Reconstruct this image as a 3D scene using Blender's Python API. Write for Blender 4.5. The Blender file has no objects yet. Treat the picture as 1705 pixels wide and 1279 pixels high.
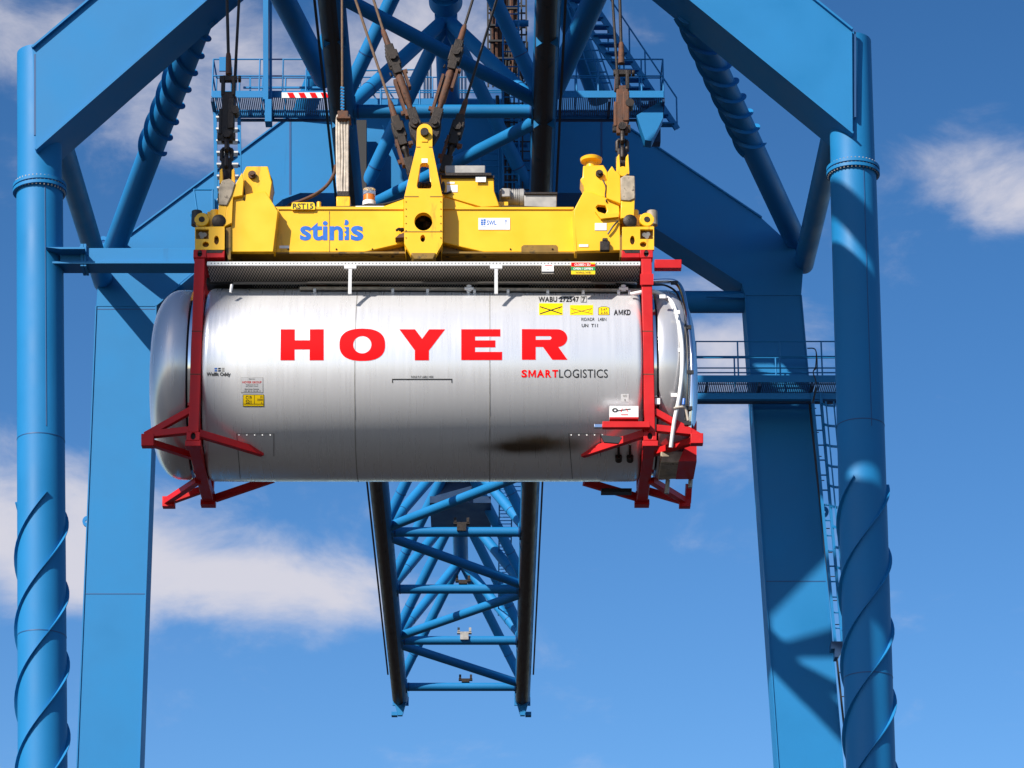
import bpy, bmesh, math, random
from mathutils import Vector, Matrix
random.seed(7)
C = bpy.context.scene.collection
R = math.radians
S = bpy.context.scene

# ------------------------------------------------------------------ camera
F, TH, CX, CY = 5207.1, R(21.286), 814.35, 639.5
cam = bpy.data.cameras.new('camera')
cam.sensor_width = 36; cam.lens = F/1705*36
cam.shift_x = (852.5-CX)/1705
cam.clip_start = .5; cam.clip_end = 20000
co = bpy.data.objects.new('camera', cam); C.objects.link(co)
co.rotation_euler = (R(90)+TH, 0, 0)
S.camera = co
# ------------------------------------------------------------------ sun, sky, exposure
SUN = Vector((.828, 1.0, -.92)).normalized()          # the way the light travels
sl = bpy.data.lights.new('sun', 'SUN'); sl.energy = 5.0; sl.angle = R(.55); sl.color = (1, .93, .84)
so = bpy.data.objects.new('sun', sl); C.objects.link(so)
so.rotation_euler = SUN.to_track_quat('-Z', 'Y').to_euler()
S.view_settings.view_transform = 'Standard'; S.view_settings.look = 'None'
S.view_settings.exposure = .45; S.view_settings.gamma = 1

W = bpy.data.worlds.new('World'); S.world = W; W.use_nodes = True
nt = W.node_tree; N = nt.nodes; L = nt.links; N.clear()
def nd(t, **k):
    n = N.new(t)
    for a, b in k.items(): setattr(n, a, b)
    return n
def mth(op, a, b=None, c=None, cl=False):
    n = nd('ShaderNodeMath', operation=op, use_clamp=cl)
    for i, v in enumerate((a, b, c)):
        if v is None: continue
        if isinstance(v, (int, float)): n.inputs[i].default_value = v
        else: L.new(v, n.inputs[i])
    return n.outputs[0]
sky = nd('ShaderNodeTexSky', sky_type='NISHITA', sun_disc=False)
sky.sun_elevation = math.asin(-SUN.z)
sky.sun_rotation = math.atan2(-SUN.x, -SUN.y)
sky.air_density = 1.0; sky.dust_density = .6; sky.ozone_density = 3.0
tc = nd('ShaderNodeTexCoord')
sep = nd('ShaderNodeSeparateXYZ'); L.new(tc.outputs['Generated'], sep.inputs[0])
hs = nd('ShaderNodeHueSaturation'); hs.inputs['Saturation'].default_value = 1.30; hs.inputs['Value'].default_value = 1.02; hs.inputs['Hue'].default_value = .505
L.new(sky.outputs[0], hs.inputs['Color'])
def dirn(px, py):
    a = (px-CX)/F; b = (CY-py)/F
    return Vector((a, math.cos(TH)-b*math.sin(TH), math.sin(TH)+b*math.cos(TH))).normalized()
# cloud banks: soft patches of sky at given bearings, broken up by noise
mp = nd('ShaderNodeMapping'); mp.inputs['Scale'].default_value = (21, 21, 40)
L.new(tc.outputs['Generated'], mp.inputs[0])
no = nd('ShaderNodeTexNoise'); no.inputs['Scale'].default_value = 1.0; no.inputs['Detail'].default_value = 10; no.inputs['Roughness'].default_value = .60
no.inputs['Distortion'].default_value = .3
L.new(mp.outputs[0], no.inputs[0])
def bank(px, py, wx, wy, amp):
    d = dirn(px, py)
    dx = mth('DIVIDE', mth('SUBTRACT', sep.outputs[0], d.x), wx/F)
    dz = mth('DIVIDE', mth('SUBTRACT', sep.outputs[2], d.z), wy/F)
    r2 = mth('ADD', mth('MULTIPLY', dx, dx), mth('MULTIPLY', dz, dz))
    g = mth('EXPONENT', mth('MULTIPLY', r2, -1.0))
    g = mth('MULTIPLY', g, mth('GREATER_THAN', sep.outputs[1], 0))
    return mth('MULTIPLY', g, amp)
banks = [(-40, 900, 330, 110, 1.0), (330, 975, 280, 80, .85), (560, 1000, 190, 60, .75), (120, 800, 120, 60, .45),
         (1590, 275, 130, 75, .78), (1690, 350, 80, 50, .7), (1190, 590, 130, 70, 1.05), (1200, 740, 110, 60, .55), (420, 120, 330, 170, .75),
         (720, 60, 160, 160, .8), (120, 60, 220, 120, .45), (1400, 350, 90, 60, .35), (640, 860, 110, 60, .5)]
tot = None
for b in banks:
    v = bank(*b); tot = v if tot is None else mth('ADD', tot, v)
cov = mth('ADD', mth('MULTIPLY', mth('SUBTRACT', no.outputs[0], .5), 2.2), mth('SUBTRACT', tot, .42))
# hazy bright band low over the horizon behind the camera
back = mth('MULTIPLY', mth('MULTIPLY_ADD', sep.outputs[1], -1.6, .1, cl=True), mth('EXPONENT', mth('MULTIPLY', mth('ABSOLUTE', sep.outputs[2]), -1.9)))
mr = nd('ShaderNodeMapRange', interpolation_type='SMOOTHSTEP'); L.new(cov, mr.inputs[0])
mr.inputs[1].default_value = -.25; mr.inputs[2].default_value = .95; mr.inputs[3].default_value = 0; mr.inputs[4].default_value = .90
fac = mth('MAXIMUM', mr.outputs[0], mth('MULTIPLY', back, .34))
mx = nd('ShaderNodeMix', data_type='RGBA'); L.new(fac, mx.inputs[0]); grad = nd('ShaderNodeMapRange'); L.new(sep.outputs[2], grad.inputs[0])          # paler towards the horizon, deeper overhead
grad.inputs[1].default_value = .20; grad.inputs[2].default_value = .52; grad.inputs[3].default_value = 1.16; grad.inputs[4].default_value = .80
gs = nd('ShaderNodeVectorMath', operation='SCALE'); L.new(hs.outputs[0], gs.inputs[0]); L.new(grad.outputs[0], gs.inputs['Scale']); L.new(gs.outputs[0], mx.inputs[6])
mx.inputs[7].default_value = (5.3, 5.15, 5.6, 1)
bg = nd('ShaderNodeBackground'); L.new(mx.outputs[2], bg.inputs[0]); bg.inputs[1].default_value = .1
ow = nd('ShaderNodeOutputWorld'); L.new(bg.outputs[0], ow.inputs[0])

# ------------------------------------------------------------------ measuring
def ray(px, py):
    a = (px-CX)/F; b = (CY-py)/F
    return Vector((a, math.cos(TH)-b*math.sin(TH), math.sin(TH)+b*math.cos(TH)))
def P(px, py, Y):                      # surveyed point on the upright plane at distance Y
    r = ray(px, py); return r*(Y/r.y)
def xz(px, py, Y):
    p = P(px, py, Y); return (p.x, p.z)
TX, TYF, TYC, TZC, TR = -.864, 37.56, 38.80, 15.10, 1.285     # tank centre, front, axis, radius
def on_tank(px, py, lift=.004):
    r = ray(px, py); rr = TR+lift
    a = r.y*r.y+r.z*r.z; b = -2*(r.y*TYC+r.z*TZC); c = TYC*TYC+TZC*TZC-rr*rr
    d = b*b-4*a*c
    t = (-b-math.sqrt(max(d, 0)))/(2*a)
    return r*t

# ------------------------------------------------------------------ materials
def mat(name, col, rough=.5, metal=0., var=.0, vscale=3., bump=0., bscale=60., dirt=None, dscale=2.5, damt=.5, spec=.5, coat=0., stretch=(1, 1, 1), streak=0.):
    m = bpy.data.materials.new(name); m.use_nodes = True
    t = m.node_tree; b = t.nodes['Principled BSDF']
    b.inputs['Roughness'].default_value = rough; b.inputs['Metallic'].default_value = metal
    b.inputs['Specular IOR Level'].default_value = spec
    b.inputs['Coat Weight'].default_value = coat; b.inputs['Coat Roughness'].default_value = .15
    col = tuple(col)+(1,)
    b.inputs['Base Color'].default_value = col
    tcn = t.nodes.new('ShaderNodeTexCoord'); mpn = t.nodes.new('ShaderNodeMapping'); mpn.inputs['Scale'].default_value = stretch
    t.links.new(tcn.outputs['Object'], mpn.inputs[0])
    src = None
    if var:
        n = t.nodes.new('ShaderNodeTexNoise'); n.inputs['Scale'].default_value = vscale; n.inputs['Detail'].default_value = 6
        t.links.new(mpn.outputs[0], n.inputs[0])
        r = t.nodes.new('ShaderNodeMapRange'); r.inputs[1].default_value = .3; r.inputs[2].default_value = .7; r.inputs[3].default_value = 1-var; r.inputs[4].default_value = 1+var
        t.links.new(n.outputs[0], r.inputs[0])
        v = t.nodes.new('ShaderNodeVectorMath'); v.operation = 'SCALE'; v.inputs[0].default_value = col[:3]
        t.links.new(r.outputs[0], v.inputs['Scale']); src = v.outputs[0]
        r2 = t.nodes.new('ShaderNodeMapRange'); r2.inputs[1].default_value = .3; r2.inputs[2].default_value = .7; r2.inputs[3].default_value = rough*.85; r2.inputs[4].default_value = min(1, rough*1.2)
        t.links.new(n.outputs[0], r2.inputs[0]); t.links.new(r2.outputs[0], b.inputs['Roughness'])
    if dirt:
        n = t.nodes.new('ShaderNodeTexNoise'); n.inputs['Scale'].default_value = dscale; n.inputs['Detail'].default_value = 9; n.inputs['Roughness'].default_value = .68
        m2 = t.nodes.new('ShaderNodeMapping'); m2.inputs['Scale'].default_value = (1, 1, 1-streak)
        t.links.new(tcn.outputs['Object'], m2.inputs[0]); t.links.new(m2.outputs[0], n.inputs[0])
        r = t.nodes.new('ShaderNodeMapRange'); r.interpolation_type = 'SMOOTHSTEP'
        r.inputs[1].default_value = .5+.14*(1-damt); r.inputs[2].default_value = .62+.14*(1-damt); r.inputs[4].default_value = min(1, damt+.2)
        t.links.new(n.outputs[0], r.inputs[0])
        mxx = t.nodes.new('ShaderNodeMix'); mxx.data_type = 'RGBA'
        t.links.new(r.outputs[0], mxx.inputs[0])
        if src: t.links.new(src, mxx.inputs[6])
        else: mxx.inputs[6].default_value = col
        mxx.inputs[7].default_value = tuple(dirt)+(1,)
        src = mxx.outputs[2]
    if src: t.links.new(src, b.inputs['Base Color'])
    if bump:
        n = t.nodes.new('ShaderNodeTexNoise'); n.inputs['Scale'].default_value = bscale; n.inputs['Detail'].default_value = 4
        t.links.new(mpn.outputs[0], n.inputs[0])
        bp = t.nodes.new('ShaderNodeBump'); bp.inputs['Strength'].default_value = bump; bp.inputs['Distance'].default_value = .02
        t.links.new(n.outputs[0], bp.inputs['Height']); t.links.new(bp.outputs[0], b.inputs['Normal'])
    return m
def holes(m, kx, ky, thr, plane='XY'):                      # punch a regular pattern of holes through a sheet
    t = m.node_tree; out = t.nodes['Material Output']; b = t.nodes['Principled BSDF']
    tcn = t.nodes.new('ShaderNodeTexCoord'); s = t.nodes.new('ShaderNodeSeparateXYZ'); t.links.new(tcn.outputs['Object'], s.inputs[0])
    def sn(o, k):
        a = t.nodes.new('ShaderNodeMath'); a.operation = 'MULTIPLY'; a.inputs[1].default_value = k; t.links.new(o, a.inputs[0])
        c = t.nodes.new('ShaderNodeMath'); c.operation = 'SINE'; t.links.new(a.outputs[0], c.inputs[0]); return c.outputs[0]
    a = sn(s.outputs[0], kx)
    if ky:
        c = sn(s.outputs[1], ky); mm = t.nodes.new('ShaderNodeMath'); mm.operation = 'MULTIPLY'; t.links.new(a, mm.inputs[0]); t.links.new(c, mm.inputs[1]); a = mm.outputs[0]
    g = t.nodes.new('ShaderNodeMath'); g.operation = 'GREATER_THAN'; g.inputs[1].default_value = thr; t.links.new(a, g.inputs[0])
    tr = t.nodes.new('ShaderNodeBsdfTransparent'); ms = t.nodes.new('ShaderNodeMixShader')
    t.links.new(g.outputs[0], ms.inputs[0]); t.links.new(b.outputs[0], ms.inputs[1]); t.links.new(tr.outputs[0], ms.inputs[2])
    t.links.new(ms.outputs[0], out.inputs[0])
    return m
def dots(m, c2, kx, ky, thr):                               # raised bright dimples on a dark sheet
    t = m.node_tree; b = t.nodes['Principled BSDF']
    tcn = t.nodes.new('ShaderNodeTexCoord'); s_ = t.nodes.new('ShaderNodeSeparateXYZ'); t.links.new(tcn.outputs['Object'], s_.inputs[0])
    o = []
    for i, k in ((0, kx), (1, ky)):
        a = t.nodes.new('ShaderNodeMath'); a.operation = 'MULTIPLY'; a.inputs[1].default_value = k; t.links.new(s_.outputs[i], a.inputs[0])
        c_ = t.nodes.new('ShaderNodeMath'); c_.operation = 'SINE'; t.links.new(a.outputs[0], c_.inputs[0]); o.append(c_.outputs[0])
    mm = t.nodes.new('ShaderNodeMath'); mm.operation = 'MULTIPLY'; t.links.new(o[0], mm.inputs[0]); t.links.new(o[1], mm.inputs[1])
    g_ = t.nodes.new('ShaderNodeMath'); g_.operation = 'GREATER_THAN'; g_.inputs[1].default_value = thr; t.links.new(mm.outputs[0], g_.inputs[0])
    x_ = t.nodes.new('ShaderNodeMix'); x_.data_type = 'RGBA'; t.links.new(g_.outputs[0], x_.inputs[0]); x_.inputs[6].default_value = b.inputs['Base Color'].default_value; x_.inputs[7].default_value = tuple(c2)+(1,)
    t.links.new(x_.outputs[2], b.inputs['Base Color']); return m
def painted_reflection(m, p, w, col):                                     # a brown reflection painted into the base colour at one place
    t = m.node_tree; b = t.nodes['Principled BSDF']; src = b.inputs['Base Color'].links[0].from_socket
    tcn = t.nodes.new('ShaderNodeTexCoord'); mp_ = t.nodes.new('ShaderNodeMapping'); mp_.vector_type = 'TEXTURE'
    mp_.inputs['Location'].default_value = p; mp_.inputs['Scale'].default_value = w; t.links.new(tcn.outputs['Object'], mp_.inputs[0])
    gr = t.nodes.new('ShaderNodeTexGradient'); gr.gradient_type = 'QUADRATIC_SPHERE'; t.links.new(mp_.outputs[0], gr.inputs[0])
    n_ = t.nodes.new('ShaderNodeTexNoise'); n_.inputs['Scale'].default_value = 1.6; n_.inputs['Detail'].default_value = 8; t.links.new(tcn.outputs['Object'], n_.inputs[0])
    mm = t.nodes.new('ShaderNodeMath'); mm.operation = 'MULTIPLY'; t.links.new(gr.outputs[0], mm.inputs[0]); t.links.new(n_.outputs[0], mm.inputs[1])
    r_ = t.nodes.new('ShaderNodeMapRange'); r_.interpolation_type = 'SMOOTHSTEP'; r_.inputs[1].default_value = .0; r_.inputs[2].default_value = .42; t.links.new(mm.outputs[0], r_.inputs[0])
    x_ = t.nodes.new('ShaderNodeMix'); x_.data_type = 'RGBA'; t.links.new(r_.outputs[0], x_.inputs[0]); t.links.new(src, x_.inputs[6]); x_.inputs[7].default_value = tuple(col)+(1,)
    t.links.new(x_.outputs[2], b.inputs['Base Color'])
M = {}
M['blue'] = mat('crane_blue', (.008, .172, .41), .55, var=.06, vscale=.7, bump=.02, bscale=25, dirt=(.010, .10, .24), dscale=1.3, damt=.2, streak=.92, spec=.3)
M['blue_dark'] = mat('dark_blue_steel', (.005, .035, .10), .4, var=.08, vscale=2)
M['seam'] = mat('weld_seam', (.008, .07, .2), .5)
M['shaded_rail_steel'] = mat('greasy_shaded_steel', (.045, .028, .02), .55, var=.4, vscale=3, dirt=(.01, .008, .008), dscale=2.2, damt=.7, metal=.2, stretch=(3, .5, 3))  # rail grease, plus the shade under the blue chords put into the colour
M['yellow'] = mat('spreader_yellow', (.88, .475, .002), .42, var=.05, vscale=3, bump=.02, bscale=40, dirt=(.20, .095, .012), dscale=3.4, damt=.42, streak=.75, coat=.15)
M['yellow_dirty_shade'] = mat('greasy_shaded_yellow', (.22, .12, .008), .5, var=.25, vscale=5, dirt=(.02, .014, .008), dscale=5, damt=.75)  # grime, and the shade under the spreader beam put into the colour
M['red'] = mat('frame_red', (.52, .008, .010), .45, var=.10, vscale=4, dirt=(.22, .015, .015), dscale=5, damt=.3, spec=.3)
M['decal_red'] = mat('decal_red', (.86, .001, .004), .5, spec=.12)
M['black'] = mat('black', (.012, .012, .013), .5)
M['hole'] = mat('dark_recess', (.006, .006, .007), .8)
M['white'] = mat('white', (.78, .78, .77), .45, var=.06, vscale=8)
M['sign_yellow'] = mat('sign_yellow', (.86, .58, .0), .4)
M['sign_green'] = mat('sign_green', (.01, .28, .07), .4)
M['logo_blue'] = mat('logo_blue', (.01, .13, .52), .4, var=.1, vscale=14)
M['grey'] = mat('grey_metal', (.34, .33, .31), .5, metal=.3, var=.15, vscale=9, dirt=(.12, .1, .08), dscale=6, damt=.3)
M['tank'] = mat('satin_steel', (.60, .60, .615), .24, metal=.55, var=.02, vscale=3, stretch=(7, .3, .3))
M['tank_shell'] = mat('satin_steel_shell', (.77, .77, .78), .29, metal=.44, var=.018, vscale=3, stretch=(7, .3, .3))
painted_reflection(M['tank_shell'], on_tank(912, 737), (1.3, .7, .22), (.20, .14, .08)); painted_reflection(M['tank_shell'], on_tank(880, 744), (1.35, .6, .12), (.09, .062, .04))
M['polish'] = mat('polished_steel', (.62, .63, .66), .13, metal=1, var=.06, vscale=2.5, bump=.02, bscale=5)
M['chrome'] = mat('chrome_strip', (.82, .82, .84), .09, metal=1)
M['groove'] = mat('dark_groove', (.03, .03, .035), .5, metal=.3)
M['rust'] = mat('rusty_brown', (.10, .042, .022), .75, var=.4, vscale=14, bump=.3, bscale=60, dirt=(.02, .014, .011), dscale=11, damt=.6)
M['dark_iron'] = mat('greasy_iron', (.022, .016, .013), .5, metal=.4, var=.4, vscale=15, bump=.25, bscale=70, dirt=(.11, .045, .02), dscale=9, damt=.25)
M['rope'] = mat('wire_rope', (.022, .018, .017), .55, metal=.3, bump=.4, bscale=120)
M['rope_tan'] = mat('weathered_rope', (.15, .095, .06), .8, var=.3, vscale=20, bump=.4, bscale=120)
M['cloth'] = mat('dusty_white_hose', (.50, .44, .37), .7, var=.25, vscale=14, dirt=(.1, .07, .05), dscale=12, damt=.4)
M['orange'] = mat('amber_lens', (.62, .17, .006), .25, coat=.5)
M['glass'] = bpy.data.materials.new('clear_plastic'); M['glass'].use_nodes = True
_b = M['glass'].node_tree.nodes['Principled BSDF']; _b.inputs['Transmission Weight'].default_value = .85; _b.inputs['Roughness'].default_value = .08; _b.inputs['Base Color'].default_value = (.9, .88, .84, 1)
M['worn'] = mat('scraped_plate', (.36, .30, .22), .6, var=.4, vscale=9, dirt=(.06, .04, .03), dscale=9, damt=.65)
M['mesh'] = dots(mat('dimpled_steel', (.02, .018, .016), .5), (.42, .36, .30), 170, 45, .05)
M['edge_mesh'] = mat('galvanised_edge', (.66, .66, .65), .45, metal=.2)
M['grate'] = holes(mat('grating_blue', (.10, .19, .30), .5, metal=.3), 130, 0, .1)
M['tread'] = mat('aluminium_tread', (.55, .55, .54), .5, metal=.2)
M['concrete'] = mat('quay_concrete', (.022, .020, .019), .85, var=.3, vscale=.06, dirt=(.17, .115, .06), dscale=.07, damt=.35)

# ------------------------------------------------------------------ object helpers
def link(name, me, m, parent=None, smooth=False, bevel=0, label=None):
    o = bpy.data.objects.new(name, me); C.objects.link(o)
    if m: me.materials.append(M[m] if isinstance(m, str) else m)
    if parent: o.parent = parent
    if bevel:
        b = o.modifiers.new('bevel', 'BEVEL'); b.width = bevel; b.segments = 2; b.limit_method = 'ANGLE'; b.angle_limit = R(35)
    if label: o['label'] = label
    return o
SPLIT = {'pipe_clamp', 'gusset', 'pin', 'joint_line', 'weld_seam', 'weld_ring', 'foot_block', 'lifting_eye', 'yoke_pin', 'hose_coupling', 'rail_clip', 'valve', 'sampling_valve', 'pipe_clip', 'hose_clip', 'rivet', 'cabinet_leg', 'bolted_joint', 'junction_box', 'white_plate', 'edge_plate', 'girder_flange', 'rear_end_housing', 'hanging_post', 'cladding_rib', 'tower_web', 'main_beam', 'chain_link', 'hose', 'twistlock_gear'}
def part(name, bm, m, parent=None, bevel=0, label=None):
    me = bpy.data.meshes.new(name)
    if name in SPLIT:
        bm.verts.index_update(); bm.verts.ensure_lookup_table(); seen = set(); isl = []
        for v in bm.verts:
            if v.index in seen: continue
            st = [v]; grp = []; seen.add(v.index)
            while st:
                q = st.pop(); grp.append(q.index)
                for e in q.link_edges:
                    w_ = e.other_vert(q)
                    if w_.index not in seen: seen.add(w_.index); st.append(w_)
            isl.append(set(grp))
        out = None
        for g_ in isl[1:]:
            b2 = bm.copy(); bmesh.ops.delete(b2, geom=[v for v in b2.verts if v.index not in g_], context='VERTS')
            m2 = bpy.data.meshes.new(name); b2.to_mesh(m2); b2.free(); m2.set_sharp_from_angle(angle=R(38)); out = (out or [])+[m2]
        if len(isl) > 1: bmesh.ops.delete(bm, geom=[v for v in bm.verts if v.index not in isl[0]], context='VERTS')
        bm.to_mesh(me); bm.free(); me.set_sharp_from_angle(angle=R(38))
        o = link(name, me, m, parent, bevel=bevel, label=label)
        for m2 in out or []: link(name, m2, m, parent, bevel=bevel, label=label)
        return o
    bm.to_mesh(me); bm.free(); me.set_sharp_from_angle(angle=R(38))
    return link(name, me, m, parent, bevel=bevel, label=label)
def thing(name, label, cat, group=None, loc=(0, 0, 0)):
    o = bpy.data.objects.new(name, None); C.objects.link(o); o.location = (0, 0, 0); o.empty_display_size = .5
    o['label'] = label; o['category'] = cat
    if group: o['group'] = group
    return o
def B(): return bmesh.new()
def box(bm, x0, x1, y0, y1, z0, z1):
    vs = [bm.verts.new((x, y, z)) for x in (x0, x1) for y in (y0, y1) for z in (z0, z1)]
    for f in ((0, 1, 3, 2), (4, 6, 7, 5), (0, 4, 5, 1), (2, 3, 7, 6), (0, 2, 6, 4), (1, 5, 7, 3)): bm.faces.new([vs[i] for i in f])
    return bm
def frame(d, up=Vector((0, 0, 1))):
    d = d.normalized()
    if abs(d.dot(up)) > .98: up = Vector((0, 1, 0))
    s = d.cross(up).normalized(); return s, s.cross(d).normalized()
def bar(bm, a, b, w, h=None, up=Vector((0, 0, 1))):                 # square-section bar
    a = Vector(a); b = Vector(b); h = h or w
    s, u = frame(b-a, up)
    vs = [bm.verts.new(p+s*(i*w/2)+u*(j*h/2)) for p in (a, b) for i, j in ((-1, -1), (1, -1), (1, 1), (-1, 1))]
    for f in ((3, 2, 1, 0), (4, 5, 6, 7), (0, 1, 5, 4), (1, 2, 6, 5), (2, 3, 7, 6), (3, 0, 4, 7)): bm.faces.new([vs[i] for i in f])
    return bm
def sweep(bm, pts, r, seg=16, cap=True):
    pts = [Vector(p) for p in pts]; rr = r if isinstance(r, (list, tuple)) else [r]*len(pts)
    rings = []; s0 = None
    for i, p in enumerate(pts):
        d = (pts[min(i+1, len(pts)-1)]-pts[max(i-1, 0)]).normalized()
        if s0 is None: s, u = frame(d)
        else:
            s = (s0-d*s0.dot(d)).normalized(); u = s.cross(d).normalized()
        s0 = s
        rings.append([bm.verts.new(p+(s*math.cos(2*math.pi*k/seg)+u*math.sin(2*math.pi*k/seg))*rr[i]) for k in range(seg)])
    for a, b in zip(rings, rings[1:]):
        for k in range(seg):
            f = bm.faces.new((a[k], a[(k+1) % seg], b[(k+1) % seg], b[k])); f.smooth = True
    if cap:
        bm.faces.new(rings[0][::-1]); bm.faces.new(rings[-1])
    return bm
def tube(bm, a, b, r, seg=20): return sweep(bm, [a, b], r, seg)
def arc(pts, n=6):                                                  # smooth a polyline (Catmull-Rom)
    p = [Vector(q) for q in pts]; out = []
    for i in range(len(p)-1):
        a = p[max(i-1, 0)]; b = p[i]; c = p[i+1]; d = p[min(i+2, len(p)-1)]
        for k in range(n):
            t = k/n
            out.append(.5*((2*b)+(c-a)*t+(2*a-5*b+4*c-d)*t*t+(3*b-a-3*c+d)*t**3))
    out.append(p[-1]); return out
def lathe(bm, prof, c, axis='X', seg=96, a0=0, a1=2*math.pi):
    full = abs(a1-a0-2*math.pi) < 1e-6; n = seg if full else seg+1
    rings = []
    for x, r in prof:
        ring = []
        for k in range(n):
            a = a0+(a1-a0)*k/seg
            if axis == 'X': v = (c[0]+x, c[1]+r*math.cos(a), c[2]+r*math.sin(a))
            elif axis == 'Y': v = (c[0]+r*math.cos(a), c[1]+x, c[2]+r*math.sin(a))
            else: v = (c[0]+r*math.cos(a), c[1]+r*math.sin(a), c[2]+x)
            ring.append(bm.verts.new(v))
        rings.append(ring)
    for a, b in zip(rings, rings[1:]):
        for k in range(n if full else n-1):
            f = bm.faces.new((a[k], a[(k+1) % n], b[(k+1) % n], b[k])); f.smooth = True
    if full:
        for rg in (rings[0], rings[-1]):
            try: bm.faces.new(rg)
            except Exception: pass
    bmesh.ops.recalc_face_normals(bm, faces=bm.faces[:])
    return bm
def curve_mesh(loops, ext=0.):
    cu = bpy.data.curves.new('t', 'CURVE'); cu.dimensions = '2D'; cu.fill_mode = 'BOTH'; cu.extrude = ext
    for lp in loops:
        sp = cu.splines.new('POLY'); sp.points.add(len(lp)-1); sp.use_cyclic_u = True
        for q, (x, y) in zip(sp.points, lp): q.co = (x, y, 0, 1)
    o = bpy.data.objects.new('t', cu); C.objects.link(o)
    dg = bpy.context.evaluated_depsgraph_get(); me = bpy.data.meshes.new_from_object(o.evaluated_get(dg))
    bpy.data.objects.remove(o); bpy.data.curves.remove(cu); return me
def plate(bm, loops, Y0, Y1):                                       # (x, z) outlines, first the outer one, given a real thickness
    me = curve_mesh(loops, abs(Y1-Y0)/2); ym = (Y0+Y1)/2
    for v in me.vertices: v.co = (v.co.x, ym-v.co.z, v.co.y)
    t = B(); t.from_mesh(me); bmesh.ops.remove_doubles(t, verts=t.verts[:], dist=1e-5); t.to_mesh(me); t.free()
    bm.from_mesh(me); bpy.data.meshes.remove(me); return bm
def pp(bm, pts, Y0, Y1, *hol):                                      # the same, outline surveyed on the plane Y0
    return plate(bm, [[xz(x, y, Y0) for x, y in lp] for lp in (pts,)+hol], Y0, Y1)
def circ(cx, cy, rx, ry=None, n=24, a0=0): 
    ry = ry or rx
    return [(cx+rx*math.cos(a0+2*math.pi*k/n), cy+ry*math.sin(a0+2*math.pi*k/n)) for k in range(n)]
def pbox(bm, x0, y0, x1, y1, Y0, Y1): return pp(bm, [(x0, y0), (x1, y0), (x1, y1), (x0, y1)], Y0, Y1)
# flat marks: an outline or text laid on a surface
def text_mesh(s, x0, y0, x1, y1, bold=0., sp=1.):
    cu = bpy.data.curves.new('t', 'FONT'); cu.body = s; cu.size = 1; cu.offset = bold; cu.space_character = sp; cu.resolution_u = 3
    o = bpy.data.objects.new('t', cu); C.objects.link(o)
    dg = bpy.context.evaluated_depsgraph_get(); me = bpy.data.meshes.new_from_object(o.evaluated_get(dg))
    bpy.data.objects.remove(o); bpy.data.curves.remove(cu)
    xs = [v.co.x for v in me.vertices]; ys = [v.co.y for v in me.vertices]
    a, b, c, d = min(xs), max(xs), min(ys), max(ys)
    for v in me.vertices: v.co = (x0+(v.co.x-a)/(b-a)*(x1-x0), y1-(v.co.y-c)/(d-c)*(y1-y0), 0)
    return me
def lay(name, me, where, m, parent, cut=0):
    t = B(); t.from_mesh(me); bpy.data.meshes.remove(me)
    if cut:
        ys = [v.co.y for v in t.verts]; y = min(ys)+cut
        while y < max(ys):
            bmesh.ops.bisect_plane(t, geom=t.verts[:]+t.edges[:]+t.faces[:], plane_co=(0, y, 0), plane_no=(0, 1, 0)); y += cut
    for v in t.verts: v.co = where(v.co.x, v.co.y)
    return part(name, t, m, parent)
def mark(name, loops, where, m, parent, cut=0): return lay(name, curve_mesh(loops), where, m, parent, cut)
def rect(x0, y0, x1, y1): return [(x0, y0), (x1, y0), (x1, y1), (x0, y1)]
def line(x0, y0, x1, y1, w):
    d = Vector((x1-x0, y1-y0)).normalized(); n = Vector((-d.y, d.x))*w/2
    return [(x0+n.x, y0+n.y), (x1+n.x, y1+n.y), (x1-n.x, y1-n.y), (x0-n.x, y0-n.y)]

# ------------------------------------------------------------------ ground
bm = B(); GZ = -1.7
vs = [bm.verts.new((x, y, GZ)) for x, y in ((-6000, -6000), (6000, -6000), (6000, 6000), (-6000, 6000))]; bm.faces.new(vs)
g = part('ground', bm, 'concrete'); g['kind'] = 'structure'

# ------------------------------------------------------------------ crane portal
YF, YR = 63.5, 77.0
crane = thing('portal_crane', 'blue steel gantry crane portal with round front columns and boxed rear legs', 'crane')
def strakes(parent, a, b, r, turn, starts, h, z_from=0., ph=0., hand=1):
    a = Vector(a); b = Vector(b); d = (b-a); ln = d.length; d.normalize(); s = Vector((0, -1, 0)); s = (s-d*s.dot(d)).normalized(); u = d.cross(s)
    for k in range(starts):
        t = B(); n = int(ln/turn*36)+1; prev = None
        for i in range(n+1):
            l = ln*i/n; an = ph+2*math.pi*(k/starts+hand*l/turn)
            o = s*math.cos(an)+u*math.sin(an); p = a+d*l
            th_ = d*.014
            q = [t.verts.new(p+o*(r-.01)-th_), t.verts.new(p+o*(r+h)-th_), t.verts.new(p+o*(r+h)+th_), t.verts.new(p+o*(r-.01)+th_)]
            if prev:
                for j in range(4):
                    t.faces.new((prev[j], prev[(j+1) % 4], q[(j+1) % 4], q[j]))
            else: t.faces.new(q)
            prev = q
        t.faces.new(prev[::-1]); bmesh.ops.recalc_face_normals(t, faces=t.faces[:])
        part('helical_strake', t, 'blue', parent)
def extrap(a, b, z):
    a = Vector(a); b = Vector(b); t = (z-a.z)/(b.z-a.z); return a+(b-a)*t
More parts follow.
